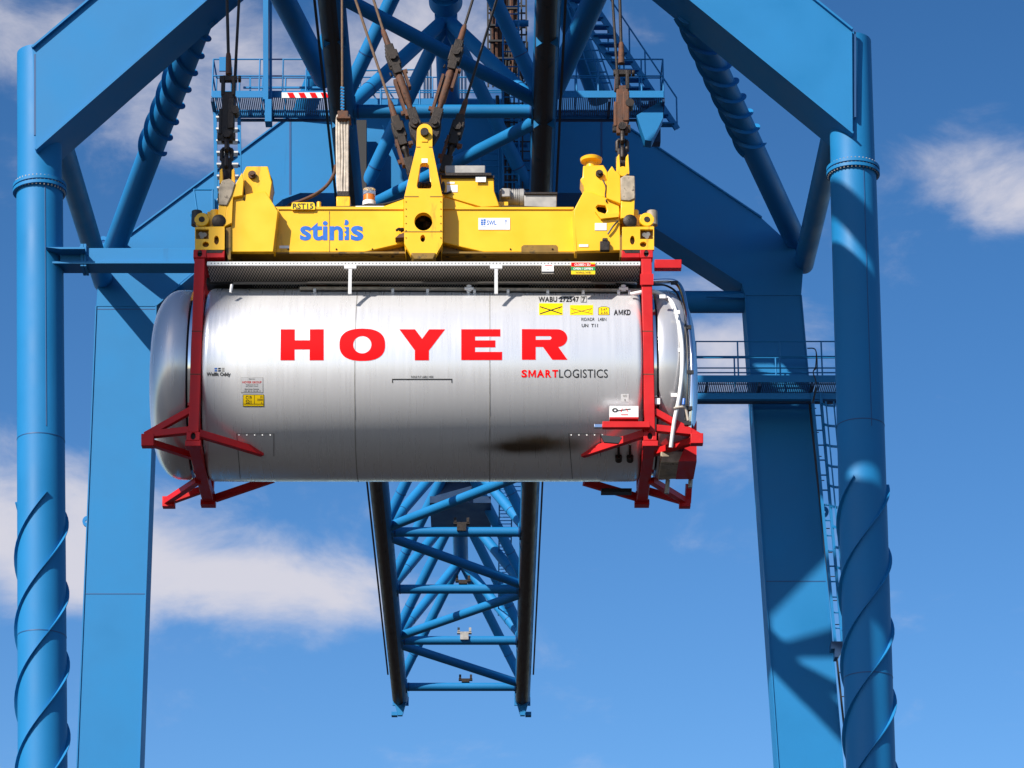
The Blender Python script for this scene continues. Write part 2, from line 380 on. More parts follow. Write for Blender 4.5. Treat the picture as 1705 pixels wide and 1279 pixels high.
for side, (xt, yt, xb, yb, yfl, cap) in {'l': (66, 300, 71, 1279, 306, 90), 'r': (1420, 276, 1450, 1279, 277, 70)}.items():
    a = P(xt, yt, YF); b = P(xb, yb, YF)
    top = extrap(a, b, P(xt, cap, YF).z); bot = extrap(a, b, GZ)
    r = .495
    t = B(); sweep(t, [bot, extrap(a, b, P(xt, yfl, YF).z)], r*1.04, 40)
    col = part('column', t, 'blue', crane)
    t = B(); sweep(t, [extrap(a, b, P(xt, yfl, YF).z+.01), top], r, 40); part('column_head', t, 'blue', col)
    fz = P(xt, yfl, YF-.5).z
    t = B()
    for dz in (0., .11): sweep(t, [extrap(a, b, fz+dz), extrap(a, b, fz+dz+.075)], r+.1, 40)
    part('flange', t, 'blue', col)
    t = B(); ctr = extrap(a, b, fz)
    for k in range(40):
        an = 2*math.pi*k/40; p = ctr+Vector((math.cos(an)*(r+.06), math.sin(an)*(r+.06), 0)); sweep(t, [p+Vector((0, 0, -.03)), p+Vector((0, 0, .215))], .018, 6)
    part('flange_bolts', t, 'grey', col)
    t = B()
    for yy in ((722, 1050) if side == 'l' else (698, 1120)):
        c0 = extrap(a, b, P(xt, yy, YF-.48).z); sweep(t, [c0, c0+Vector((0, 0, .02))], r*1.04+.006, 40)
    part('weld_seam', t, 'seam', col)
    t = B(); q0 = extrap(a, b, P(xt, yfl+14, YF).z); q1 = extrap(a, b, P(xt, 722, YF).z); of = Vector((.18, -math.sqrt((r*1.04)**2-.18**2)-.002, 0)); bar(t, q0+of, q1+of, .014, .014); part('weld_seam', t, 'seam', col)
    sa = extrap(a, b, P(xt, 832 if side == 'l' else 806, YF).z)
    strakes(col, sa, bot, r*1.04, 4.7, 3, .07, ph=R(-20 if side == 'l' else 25), hand=1)

def flange_strip(bm, a, b, Y0, Y1, th=.045, out=.09):               # cover plate along an edge of a box girder
    a = Vector((a[0], 0, a[1])); b = Vector((b[0], 0, b[1])); d = (b-a).normalized(); n = Vector((-d.z, 0, d.x))*th/2
    vs = []
    for y in (Y0-out, Y1+out):
        for p in (a+n, b+n, b-n, a-n): vs.append(bm.verts.new((p.x, y, p.z)))
    for f in ((0, 1, 2, 3), (7, 6, 5, 4), (0, 4, 5, 1), (1, 5, 6, 2), (2, 6, 7, 3), (3, 7, 4, 0)): bm.faces.new([vs[i] for i in f])
# front portal girder: two haunches meeting a level beam above the boom
g0, g1 = YF-.62, YF+.55
fg = [(54, 81), (150, 0), (707, -470), (772, -470), (1356, 0), (1419, 51), (1420, 224), (1145.7, 0), (791, -290), (678, -290), (347, 0), (60, 251)]
t = B(); pp(t, fg, g0, g1); gird = part('front_girder', t, 'blue', crane, bevel=.01)
t = B(); q = [xz(x, y, g0) for x, y in fg]
for i, j in ((0, 2), (2, 3), (3, 5), (6, 8), (8, 9), (9, 11)): flange_strip(t, q[i], q[j], g0, g1)
part('girder_flange', t, 'blue', gird)
t = B()
for (x, ya, yb) in ((58, 90, 225), (1424, 52, 195)): pbox(t, x-1.5, ya, x+1.5, yb, g0-.004, g0+.05)
part('weld_seam', t, 'seam', gird)
# rear portal
r0, r1 = YR-.5, YR+.5
def leg(pts):
    (a0, a1, ya), (b0, b1, yb) = pts
    A0, A1 = P(a0, ya, r0), P(a1, ya, r0); B0, B1 = P(b0, yb, r0), P(b1, yb, r0)
    G0, G1 = extrap(A0, B0, GZ), extrap(A1, B1, GZ)
    t = B(); plate(t, [[(A0.x, A0.z), (A1.x, A1.z), (G1.x, G1.z), (G0.x, G0.z)]], r0, r1)
    o = part('rear_leg', t, 'blue', crane, bevel=.008)
    t = B(); flange_strip(t, (A0.x, A0.z), (G0.x, G0.z), r0, r1, .03, .03); flange_strip(t, (A1.x, A1.z), (G1.x, G1.z), r0, r1, .03, .03)
    part('edge_plate', t, 'blue', o)
    t = B()
    for yy in (515 if a0 < 800 else 492, 989 if a0 < 800 else 968):
        z = P(a0, yy, r0).z; L0 = extrap(A0, B0, z); L1 = extrap(A1, B1, z); box(t, L0.x+.02, L1.x-.02, r0-.006, r0+.1, z-.012, z+.012)
    part('weld_seam', t, 'seam', o)
    return o
leg_l = leg(((160, 260, 510), (128, 232, 1279)))
leg_r = leg(((1241, 1334, 492), (1296, 1404, 1279)))
rg = [(483, 192), (215, 392), (196, 404), (178, 420), (165, 447), (160, 510), (260, 510), (300, 472), (470, 333), (500, 322), (990, 322), (1012, 330), (1235, 473), (1241, 492), (1334, 492), (1338, 440), (1322, 412),
      (1290, 383), (1268, 363), (1040, 208), (1015, 192)]
t = B(); pp(t, rg, r0-.015, r1); rgo = part('rear_girder', t, 'blue', crane, bevel=.008)
t = B(); q = [xz(x, y, r0) for x, y in rg]
for i, j in ((0, 1), (18, 20), (20, 0), (6, 8), (8, 9), (9, 10), (10, 11), (11, 12)): flange_strip(t, q[i], q[j], r0, r1, .04, .07)
part('girder_flange', t, 'blue', rgo)
t = B(); pbox(t, 481.5, 194, 484.5, 330, r0-.03, r0); pbox(t, 1000, 194, 1003, 322, r0-.03, r0); pbox(t, 484, 191, 1000, 194, r0-.03, r0)
part('weld_seam', t, 'seam', rgo)
# lifting eyes on the nodes and legs
t = B()
for x, y in ((172, 402), (1325, 385), (145, 868), (1372, 852)): pp(t, circ(x, y, 8, 9, 14), r0+.4, r0+.46, circ(x, y, 3, 3, 8))
part('lifting_eye', t, 'blue', crane)
# V braces between the portals
def brace(pa, pb, r, name='portal_brace', strk=0):
    t = B(); tube(t, pa, pb, r, 28); o = part(name, t, 'blue', crane)
    return o
n1 = P(186, 425, YR-.1); n2 = P(338, 22, YF+.3)
o = brace(n1, n2, .30); strakes(o, n1+(n2-n1)*.47, n2, .30, 2.6, 3, .10, ph=1., hand=-1)
brace(P(172, 470, YR-.1), P(96, 222, YF+.35), .27)
n1 = P(1328, 408, YR-.1); n2 = P(1148, 20, YF+.3)
o = brace(n1, n2, .30); strakes(o, n1+(n2-n1)*.47, n2, .30, 2.6, 3, .10, ph=0., hand=-1)
brace(P(1338, 440, YR-.1), P(1392, 205, YF+.35), .27)
# cross ties
t = B(); Yb = YF-.1
pbox(t, 100, 413, 137, 438, Yb-.2, Yb+.2); pbox(t, 141, 413, 560, 438, Yb-.2, Yb+.2)
o = part('cross_beam', t, 'blue', crane, bevel=.01)
t = B(); pbox(t, 134, 406, 138.5, 443, Yb-.27, Yb+.27); pbox(t, 139.2, 406, 143.5, 443, Yb-.27, Yb+.27)
for y in (411, 424, 438): pp(t, circ(139, y, 7, 2, 10), Yb-.24, Yb-.2)
part('bolted_joint', t, 'blue', o)
t = B(); pp(t, [(76, 411.5), (141, 411.5), (141, 414.5), (100, 414.5)], Yb-.55, Yb+.2); pp(t, [(76, 436), (100, 435), (560, 435), (560, 438.5), (80, 438.5)], Yb-.3, Yb+.25)
part('flange_plate', t, 'blue', o)
a = P(1245, 503, YR); t = B(); tube(t, a, (P(230, 503, YR).x, YR, a.z), .30, 28); o = part('cross_tube', t, 'blue', crane)
t = B(); pp(t, [(1176, 494), (1240, 488), (1240, 496)], YR-.45, YR-.40); part('gusset', t, 'blue', o)

# walkways, ladders
def railing(parent, x0, x1, y, zs, zdeck, n, r=.02, axis=0):
    t = B()
    for z in zs: tube(t, (x0, y, z), (x1, y, z), r, 8)
    for k in range(n+1):
        x = x0+(x1-x0)*k/n; tube(t, (x, y, zdeck), (x, y, zs[0]), r*1.05, 8)
    part('railing', t, 'blue', parent)
def rail_side(parent, x, y0, y1, zs, zdeck):
    t = B()
    for z in zs: tube(t, (x, y0, z), (x, y1, z), .02, 8)
    for y in (y0, y1): tube(t, (x, y, zdeck), (x, y, zs[0]), .02, 8)
    part('railing', t, 'blue', parent)
def walkway(name, px0, px1, ytop, ydeck, Y0, Y1, n, mids=(.5,), toe=.15, label=None):
    a = P(px0, ydeck, Y0); b = P(px1, ydeck, Y0); zt = P(px0, ytop, Y0).z; zd = a.z
    o = bpy.data.objects.new(name, None); C.objects.link(o); o.parent = crane
    if label: o['label'] = label
    t = B(); box(t, a.x, b.x, Y0+.02, Y1-.02, zd-.03, zd); part('deck', t, 'grate', o)
    t = B(); box(t, a.x, b.x, Y0, Y0+.02, zd-.04, zd+toe); box(t, a.x, b.x, Y1-.02, Y1, zd-.08, zd+toe); part('toe_board', t, 'blue', o)
    t = B()
    k = max(2, int((b.x-a.x)/1.3))
    for i in range(k+1):
        x = a.x+(b.x-a.x)*i/k; box(t, x-.03, x+.03, Y0+.03, Y1-.03, zd-.14, zd-.032)
    box(t, a.x, b.x, Y1-.10, Y1-.03, zd-.20, zd-.141); part('deck_beam', t, 'blue_dark', o)
    zs = [zt]+[zd+(zt-zd)*m for m in mids]
    railing(o, a.x, b.x, Y0+.03, zs, zd, n); railing(o, a.x, b.x, Y1-.03, zs, zd, n)
    rail_side(o, a.x, Y0+.03, Y1-.03, zs, zd); rail_side(o, b.x, Y0+.03, Y1-.03, zs, zd)
    return o
wl = walkway('walkway', 353, 548, 98, 160, 71.0, 72.1, 5, (.55, .1))
wr = walkway('walkway', 924, 1105, 98, 160, 71.0, 72.1, 5, (.55, .1))
wm = walkway('walkway', 590, 850, 128, 172, 78.0, 79.0, 6, (.5,))
ws = walkway('walkway', 1090, 1440, 568, 634, 75.0, 76.2, 5, (.62, .33))
t = B(); box(t, P(1090, 655, 75).x, P(1440, 655, 75).x, 75.2, 75.35, P(1200, 660, 75).z, P(1200, 650, 75).z); part('support_beam', t, 'blue', ws)
# warning board, white and red
t = B(); pbox(t, 469, 154, 545, 163, 70.93, 70.97); wb = part('warning_board', t, 'white', wl)
for k in range(4):
    x = 478+k*18.5
    mark('red_stripe', [[(x, 154.5), (x+10, 154.5), (x+14, 162.5), (x+4, 162.5)]], lambda u, v: P(u, v, 70.92), 'decal_red', wb)
# cable post beside the left walkway
t = B(); pbox(t, 438, -60, 446.5, 165, 70.6, 70.85); pbox(t, 448, -60, 452, 165, 70.7, 70.95); pbox(t, 441, 165, 452, 202, 70.6, 70.95); part('hanging_post', t, 'blue', crane)
t = B(); pbox(t, 365, 95, 376, 118, 70.85, 70.9); pbox(t, 384, 112, 387, 152, 71.5, 71.54); pbox(t, 415, 127, 418, 150, 71.6, 71.64); pbox(t, 405, 144, 540, 147, 71.9, 71.94); part('junction_box', t, 'blue', wl)
def ladder(name, a0, a1, b0, b1, n, wr_=.022, tread=None, m='blue', parent=None):
    a0, a1, b0, b1 = map(Vector, (a0, a1, b0, b1))
    t = B(); bar(t, a0, b0, wr_*2.6, .10, Vector((0, 1, 0))); bar(t, a1, b1, wr_*2.6, .10, Vector((0, 1, 0))); o = part(name, t, m, parent or crane)
    t = B()
    for k in range(n):
        f = (k+.5)/n; p = a0+(b0-a0)*f; q = a1+(b1-a1)*f
        if tread: box(t, p.x+.03, q.x-.03, p.y-tread/2, p.y+tread/2, p.z-.02, p.z+.025)
        else: tube(t, p, q, wr_*.8, 8)
    part('rung', t, 'tread' if tread else m, o)
    return o
ladder('ladder', P(358, 188, 71.6), P(398, 188, 71.6), P(362, 485, 71.6), P(402, 485, 71.6), 15, .032, .22)
la = ladder('ladder', P(1352, 655, 75.2), P(1366, 655, 75.2), P(1392, 1085, 75.2), P(1404, 1085, 75.2), 17, .026)
t = B()
for k in range(13):
    y = 672+k*34; x = 1366+(y-655)*.088
    p = [P(x, y, 75.2), P(x+9, y+3, 74.8), P(x+22, y+4, 74.7), P(x+26, y, 75.2)]; 
    for i in range(3): bar(t, p[i], p[i+1], .03, .06)
for dx in (9, 22): bar(t, P(1366+dx, 668, 74.75), P(1366+430*.088+dx, 1085, 74.75), .035, .02)
part('safety_cage', t, 'blue', la)
t = B(); pbox(t, 1384, 1068, 1406, 1080, 74.9, 75.3); pp(t, [(1390, 1080), (1404, 1080), (1396, 1094), (1390, 1094)], 74.9, 75.3); part('ladder_foot', t, 'blue_dark', la)
t = B(); bar(t, P(1346, 655, 76.2), P(1414, 1290, 76.2), .05)
for k in range(15): bar(t, P(1347+k*4.5, 680+k*40, 76.2), P(1359+k*4.5, 680+k*40, 76.2), .02)
part('cable_run', t, 'black', leg_r)
t = B()
for dx in (0, 2.2): sweep(t, arc([P(1344+dx, 580, 74.9), P(1358, 583, 74.9), P(1358+dx, 610, 74.9), P(1354, 620, 74.9), P(1359, 640, 74.9), P(1352+dx, 672, 74.9)]), .015, 6)
part('loose_cable', t, 'black', ws)
# small landing beside the left ladder
t = B()
for y in (316, 358): tube(t, P(322, y, 75.4), P(356, y, 75.4), .025, 8)
for x, dx in ((323, 6), (354, 0)): tube(t, P(x, 316, 75.4), P(x+dx, 358, 75.4), .025, 8)
tube(t, P(318, 359, 74.9), P(356, 356, 75.4), .04, 8)
part('landing_rail', t, 'blue', crane)
# knee bracket under the right walkway
t = B(); pp(t, [(1060, 192), (1104, 166), (1104, 196), (1085, 235), (1074, 233)], 71.3, 71.7); part('knee_bracket', t, 'blue', wr)
t = B(); pbox(t, 1072, 214, 1100, 236, 71.8, 72.1); pbox(t, 1080, 168, 1092, 206, 71.9, 72.2); part('junction_box', t, 'blue_dark', wr)
# inclined stairs to the machinery deck
def stair(pa, pb, Ya, Yb_, off, n):
    a = P(*pa, Ya); b = P(*pb, Yb_); w = Vector((off, 0, 0))
    t = B()
    for k in (0, 1): bar(t, a+w*k, b+w*k, .05, .16); tube(t, a+w*k+Vector((0, 0, .9)), b+w*k+Vector((0, 0, .9)), .022, 8)
    for i in range(7):
        p = a+(b-a)*(i/6)
        for k in (0, 1): tube(t, p+w*k, p+w*k+Vector((0, 0, .9)), .02, 8)
    for i in range(n):
        p = a+(b-a)*((i+.5)/n); box(t, p.x, p.x+off, p.y-.12, p.y+.12, p.z-.02, p.z+.02)
    part('stair', t, 'blue', crane)
stair((1092, 215), (935, -20), 72.6, 72.0, .55, 16)
stair((700, 330), (614, 195), 79.6, 79.0, .5, 12)
t = B(); tube(t, P(1000, 165, 76.3), P(930, -20, 73.5), .33, 24); part('inclined_stay', t, 'blue', crane)
t = B(); tube(t, P(505, 190, 76.6), P(560, 40, 74.5), .30, 24); part('inclined_stay', t, 'blue', crane)
# unseen machinery house above the boom, placed for its shadow on the rear girder
t = B(); box(t, -6.6, 1.7, 66.0, 71.4, 40.4, 45.0); mh = part('machinery_house', t, 'blue', crane, bevel=.03)
t = B()
for k in range(14): box(t, -6.55+k*.6, -6.4+k*.6, 65.92, 66.0, 40.5, 44.9)
part('cladding_rib', t, 'blue', mh)

# ------------------------------------------------------------------ boom
boom = thing('crane_boom', 'long blue lattice boom with two dark lower tubes running away through the portal', 'boom')
HB, XB, HW, PITCH = 34.56, -1.134, 2.5, 6.56
def yb(k): return 70.03+PITCH*k
K0, K1 = -6, 8
Yn, Ye = yb(K0)-1, 124.4
HT = 38.9
for s in (-1, 1):
    t = B(); tube(t, (XB+s*HW, Yn, HB), (XB+s*HW, Ye, HB), .31, 28); ch = part('lower_chord', t, 'blue', boom)
    cxr = XB+s*HW+(-.06 if s < 0 else -.015); t = B(); tube(t, (cxr, Yn, HB-.09), (cxr, Ye-.5, HB-.09), .265, 28); part('chord_shade_sleeve', t, 'shaded_rail_steel', ch); t = B(); box(t, cxr-.05, cxr+.05, Yn, Ye-.6, HB-.39, HB-.345); part('trolley_rail', t, 'shaded_rail_steel', ch)  # dark sleeve paints the underside shade and grease of the blue chord
    t = B(); box(t, XB+s*HW+s*.40-.03, XB+s*HW+s*.40+.03, 62, Ye-4, HB-.1, HB-.04); part('cable_tray', t, 'black', ch)
    t = B(); pbx = XB+s*HW
    plate(t, [[(pbx-.33, HB-.25), (pbx+.33, HB-.25), (pbx+.33, HB+.3), (pbx-.33, HB+.3)]], Ye, Ye+.08); part('end_plate', t, 'blue', ch)
    t = B(); plate(t, [[(pbx-.09, HB-.80), (pbx+.09, HB-.80), (pbx+.24, HB-.25), (pbx-.24, HB-.25)]], Ye-.5, Ye-.3); box(t, pbx+s*.24-.12, pbx+s*.24+.12, Ye-.3, Ye+.02, HB-.75, HB-.6); part('buffer_stop', t, 'blue', ch)
    t = B()
    for k in range(-1, 5):
        y = yb(k)+2.2*(k % 2)
        for q in (-1, 1): plate(t, [[(pbx+q*.26, HB-.2), (pbx+q*.26, HB-.46), (pbx+q*.03, HB-.30)]], y, y+.06)
    part('rail_clip', t, 'blue', ch)
t = B(); tube(t, (XB, 73.0, HT), (XB, yb(8)-PITCH/2+.4, HT), .30, 28); part('upper_chord', t, 'blue', boom)
t = B(); lathe(t, [(0, .02), (0, .22), (.0, .28), (-.12, .44), (.5, .44), (.5, .1)], (XB, 72.0, HT+.05), 'Y', 40); part('hinge_drum', t, 'blue', boom)
t = B(); tube(t, (XB, Yn, HT), (XB, 71.8, HT), .30, 28); part('upper_chord', t, 'blue', boom)
def bt(name, a, b, r):
    t = B(); tube(t, a, b, r, 22); return part(name, t, 'blue', boom)
for k in range(K0, K1+1):
    y = yb(k); l = Vector((XB-HW, y, HB)); r_ = Vector((XB+HW, y, HB))
    cb = bt('crossbar', l+Vector((.2, 0, 0)), r_-Vector((.2, 0, 0)), .17)
    if k < K1:
        l2 = Vector((XB-HW, y+PITCH, HB)); r2 = Vector((XB+HW, y+PITCH, HB)); top = Vector((XB, y+PITCH/2, HT))
        dz = Vector((0, .35, 0))
        if k % 2: bt('lattice_brace', l+dz, r2-dz, .17)
        else: bt('lattice_brace', r_+dz, l2-dz, .17)
        for a in (l, r_):
            bt('side_brace', a+Vector((0, .25, .1)), top, .185)
        for a in (l2, r2): bt('side_brace', a+Vector((0, -.25, .1)), top, .185)
    if k >= 2:                                                      # cable saddles on the far crossbars
        t = B(); x = XB+.18; z = HB+.17
        box(t, x-.16, x+.16, y-.15, y+.15, z, z+.10)
        for q in (-1, 1): box(t, x+q*.22-.045, x+q*.22+.045, y-.12, y+.12, z+.161, z+.32)
        box(t, x-.28, x+.28, y-.1, y+.1, z+.101, z+.16)
        if k in (5, 7): box(t, x-.16, x+.16, y-.25, y-.18, z-.2, z+.05)
        part('cable_saddle', t, 'grey' if k == 7 else 'dark_iron', cb)
# weld rings on the side braces come from short sleeves
t = B()
for k in range(-1, K1):
    for s in (-1, 1):
        for e in (0, 1):
            a = Vector((XB+s*HW, yb(k+e)+(.25 if e == 0 else -.25), HB+.1)); b = Vector((XB, yb(k)+PITCH/2, HT)); d = (b-a).normalized(); p = a+d*1.35
            sweep(t, [p, p+d*.03], .195, 22)
for k in range(-1, K1+1):
    for s in (-1, 1):
        p = Vector((XB+s*(HW-.36), yb(k), HB)); sweep(t, [p, p+Vector((.035, 0, 0))], .185, 22)
part('weld_ring', t, 'seam', boom)
t = B()
for k in range(-1, K1+1):
    for s in (-1, 1):
        x = XB+s*(HW-.30); y = yb(k); plate(t, [[(x-.02, HB-.16), (x+.02, HB-.16), (x+.02, HB+.22), (x-.02, HB+.22)]], y-.42, y+.42)
part('gusset', t, 'blue', boom)
# hangers from the lower chords out to the front portal
for xa, ya, xb_, yb2 in ((540, 130, 462, -20), (921, 150, 1000, -25)):
    t = B(); tube(t, P(xa, ya, 70), P(xb_, yb2, YF+.8), .28, 24); part('boom_hanger', t, 'blue', boom)
# service platforms and ladder inside the boom
t = B(); box(t, XB-1.0, XB+1.2, 106.5, 109.5, 36.9, 37.15); box(t, XB-.8, XB+.9, 107, 109, 37.15, 38.4); part('service_platform', t, 'blue_dark', boom)
def lad2(x, y0, y1, z0, z1, n, w=.45):
    t = B()
    for s in (0, w): tube(t, (x+s, y0, z0), (x+s, y1, z1), .025, 8)
    for i in range(n):
        f = (i+.5)/n; tube(t, (x, y0+(y1-y0)*f, z0+(z1-z0)*f), (x+w, y0+(y1-y0)*f, z0+(z1-z0)*f), .018, 6)
    part('boom_ladder', t, 'blue', boom)
lad2(XB+1.5, 104, 118, 36.6, 36.2, 40); lad2(XB+1.9, 76, 104, 36.2, 36.4, 60)
a = P(838, 310, 75.6); lad2(a.x, 75.6, 75.6, a.z, P(838, -20, 75.6).z, 26, .42)
a = P(800, 325, 75.8); lad2(a.x, 75.8, 75.8, a.z, P(800, 240, 75.8).z, 8, .5)
t = B()
for i, (x, r_) in enumerate(((818, .05), (824, .07), (830, .05), (836, .06), (842, .05), (850, .09), (858, .05))):
    tube(t, P(x, -20, 77.9+.1*i), P(x+2, 118+random.uniform(-20, 30), 77.9+.1*i), r_, 8)
pb = part('pipe_bundle', t, 'rust', boom)
t = B()
for y in (12, 40, 66, 95): pbox(t, 814, y, 862, y+3, 77.8, 77.88)
for x in (816, 846, 861): pbox(t, x, -20, x+2.5, 130, 77.85, 77.95)
part('pipe_clamp', t, 'black', pb)
for x0, y0, y1 in ((838, 150, 320), (846, 150, 320), (828, 160, 215)):
    t = B(); tube(t, P(x0, y0, 75.9), P(x0+3, y1, 75.9), .05, 8); part('service_pipe', t, 'black', boom)
for xx, ya, yb2 in ((707, 60, 178), (712, 60, 178), (717, 80, 178), (764, 40, 178), (769, 60, 175), (775, 60, 178)):
    t = B(); tube(t, P(xx, ya, 79.5), P(xx, yb2, 79.5), .03, 6); part('hanging_rod', t, 'blue_dark', boom)
for xa, ya, xb_, yb2, Y in ((825, 39, 880, 32, 76), (832, 240, 878, 240, 76)):
    t = B(); tube(t, P(xa, ya, Y), P(xb_, ya, Y), .09, 10); part('stub_pipe', t, 'blue', boom)
# crowded cable ladder and festoon beside the right chord
t = B()
for x in (812, 820, 868, 876):
    bar(t, P(x, -20, 78.4), P(x+1, 145, 78.4), .05)
for k in range(13): bar(t, P(812, -14+k*12, 78.42), P(877, -14+k*12, 78.42), .04)
for x0, x1 in ((812, 868), (868, 820)):
    for k in range(3): bar(t, P(x0, 4+k*44, 78.46), P(x1, 40+k*44, 78.46), .03)
part('cable_ladder', t, 'black', boom)
for i in range(9):
    x = 822+i*5.5; d_ = random.uniform(10, 34)
    t = B(); sweep(t, arc([P(x, 70+i*3, 78.2), P(x-2, 105+d_, 78.2), P(x+5, 122+d_, 78.2), P(x+11, 104+d_, 78.3), P(x+12, 70, 78.4)]), .028, 6); part('festoon_cable', t, 'rust' if i % 3 == 0 else 'black', boom)
t = B()
for x in (842, 856, 870, 884): bar(t, P(x, 130, 75.7), P(x, 330, 75.7), .045)
for k in range(12): bar(t, P(842, 140+k*16, 75.72), P(885, 140+k*16, 75.72), .03)
part('cable_ladder', t, 'black', boom)
t = B()
for y in (118, 146, 176): tube(t, P(596, y, 77.4), P(700, y-2, 77.4), .022, 8)
for x in (600, 634, 668, 699): tube(t, P(x, 117, 77.4), P(x, 184, 77.4), .024, 8)
part('boom_rail', t, 'blue', boom)
t = B()
for x, w_ in ((640, .6), (672, .6)): bar(t, P(x, 208, 75.9), P(x+46, 318, 75.9), .05, .12)
for k in range(9): bar(t, P(642+k*5, 214+k*12, 75.9), P(674+k*5, 214+k*12, 75.9), .04, .1)
part('boom_stair', t, 'blue', boom)
t = B()
for x in (934, 948, 962): bar(t, P(x, -20, 73.6), P(x+58, 150, 73.6), .035)
for k in range(9): bar(t, P(936+k*6.4, -6+k*18, 73.6), P(964+k*6.4, -6+k*18, 73.6), .03)
part('stay_ladder', t, 'blue', crane)
# dark equipment cabinet column behind the left chord
t = B(); pbox(t, 592, 200, 610, 320, 75.7, 76.2); part('cable_cabinet', t, 'black', boom)
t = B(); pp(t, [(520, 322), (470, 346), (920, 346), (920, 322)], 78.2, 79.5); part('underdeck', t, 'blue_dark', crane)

# ------------------------------------------------------------------ unseen trolley on the boom; deck length and cab set to shade the right column
tro = thing('shade_trolley', 'unseen blue hoist trolley under the boom, deck and cab placed to shade the right column', 'trolley')
t = B()
for x in (XB-3.1, XB+2.8): box(t, x, x+.3, 33.5, 58.3, 32.9, 33.6)
for y in (33.5, 37.2, 41.0, 44.8, 48.6, 52.95, 55.01, 58.0): box(t, XB-2.8, XB+2.8, y, y+.3, 32.95, 33.55)
part('trolley_frame', t, 'blue', tro)
for y0_, y1_ in ((33.8, 36.2), (39.5, 41.0), (43.2, 44.8), (45.6, 48.2), (49.0, 51.2), (52.0, 52.9), (53.3, 55.0), (55.4, 57.9)):
    t = B(); box(t, XB-2.79, XB+2.79, y0_, y1_, 33.1, 33.2); part('deck_plate', t, 'blue', tro)
for s in (-1, 1):
    for y in (34.5, 40, 46, 52):
        t = B(); lathe(t, [(-.08, .02), (-.08, .28), (.08, .28), (.08, .02)], (XB+s*2.5, y, 33.79), 'X', 20); part('wheel', t, 'dark_iron', tro)
t = B(); box(t, XB-4.6, XB-2.4, 48.9, 52.2, 28.6, 32.6); cab = part('cab', t, 'blue', tro, bevel=.08)  # cab added where it shades the lower right column
t = B(); box(t, XB-4.5, XB-2.5, 48.84, 48.9, 29.2, 31.9); part('cab_window', t, 'glass', cab)
t = B(); box(t, XB-3.6, XB-3.4, 50.4, 50.6, 32.61, 33.0); part('cab_hanger', t, 'blue', tro)

# unseen mast, added to shade the left end of the tank
mast = thing('shade_mast', 'tall grey mast added out of view to shade the left tank end', 'shade mast')
mx0 = Vector((-4.12, 37.6, 0))-Vector((.828, 1, 0))*30
t = B(); sweep(t, [(mx0.x, mx0.y, GZ), (mx0.x, mx0.y, 20), (mx0.x, mx0.y, 52)], [.62, .55, .46], 28); part('pole', t, 'grey', mast)
t = B(); lathe(t, [(0, .5), (0, 2.0), (.3, 2.0), (.3, .5)], (mx0.x, mx0.y, 52.0), 'Z', 28); part('mast_ring', t, 'grey', mast)

# ------------------------------------------------------------------ tank container
tank = thing('tank_container', 'silver tank container with red lettering and red end frames hanging under the yellow spreader', 'tank container')
c = (TX, TYC, TZC)
HX = 2.926
sx = 2.855                                                           # shell shoulders just inside the end frames
prof = [(-sx-.005, TR-.15), (-sx, TR-.085), (-sx+.008, TR-.05), (-sx+.025, TR-.022), (-sx+.05, TR-.006), (-sx+.08, TR), (0, TR), (sx-.08, TR), (sx-.05, TR-.006), (sx-.025, TR-.022), (sx-.008, TR-.05), (sx, TR-.085), (sx+.005, TR-.15)]
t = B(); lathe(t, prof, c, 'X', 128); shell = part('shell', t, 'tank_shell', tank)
t = B(); lathe(t, [(-3.2, 1.13), (3.2, 1.13)], c, 'X', 96); part('groove', t, 'groove', tank)
for s in (-1, 1):
    dome = [(3.06, 1.14), (3.06, TR-.035), (3.10, TR-.02), (3.22, TR-.02)]
    for k in range(1, 13):
        a = k/12*math.pi/2; dome.append((3.22+.36*math.sin(a), .68+(TR-.02-.68)*math.cos(a)))
    dome += [(3.615, .4), (3.63, .15), (3.635, .01)]
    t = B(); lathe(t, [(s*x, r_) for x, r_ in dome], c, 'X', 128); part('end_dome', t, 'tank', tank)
    for q in (2.868, 3.0):
        t = B(); lathe(t, [(s*q, 1.14), (s*q, TR-.075), (s*(q+.035), TR-.075), (s*(q+.035), 1.14)], c, 'X', 128); part('trim_band', t, 'chrome', tank)
for px in (590, 815.5):                                             # cladding seams
    x = P(px, 640, TYC-TR).x-TX
    t = B(); lathe(t, [(x-.006, TR+.001), (x-.006, TR+.003), (x+.006, TR+.003), (x+.006, TR+.001)], c, 'X', 96); part('cladding_seam', t, 'grey', tank)
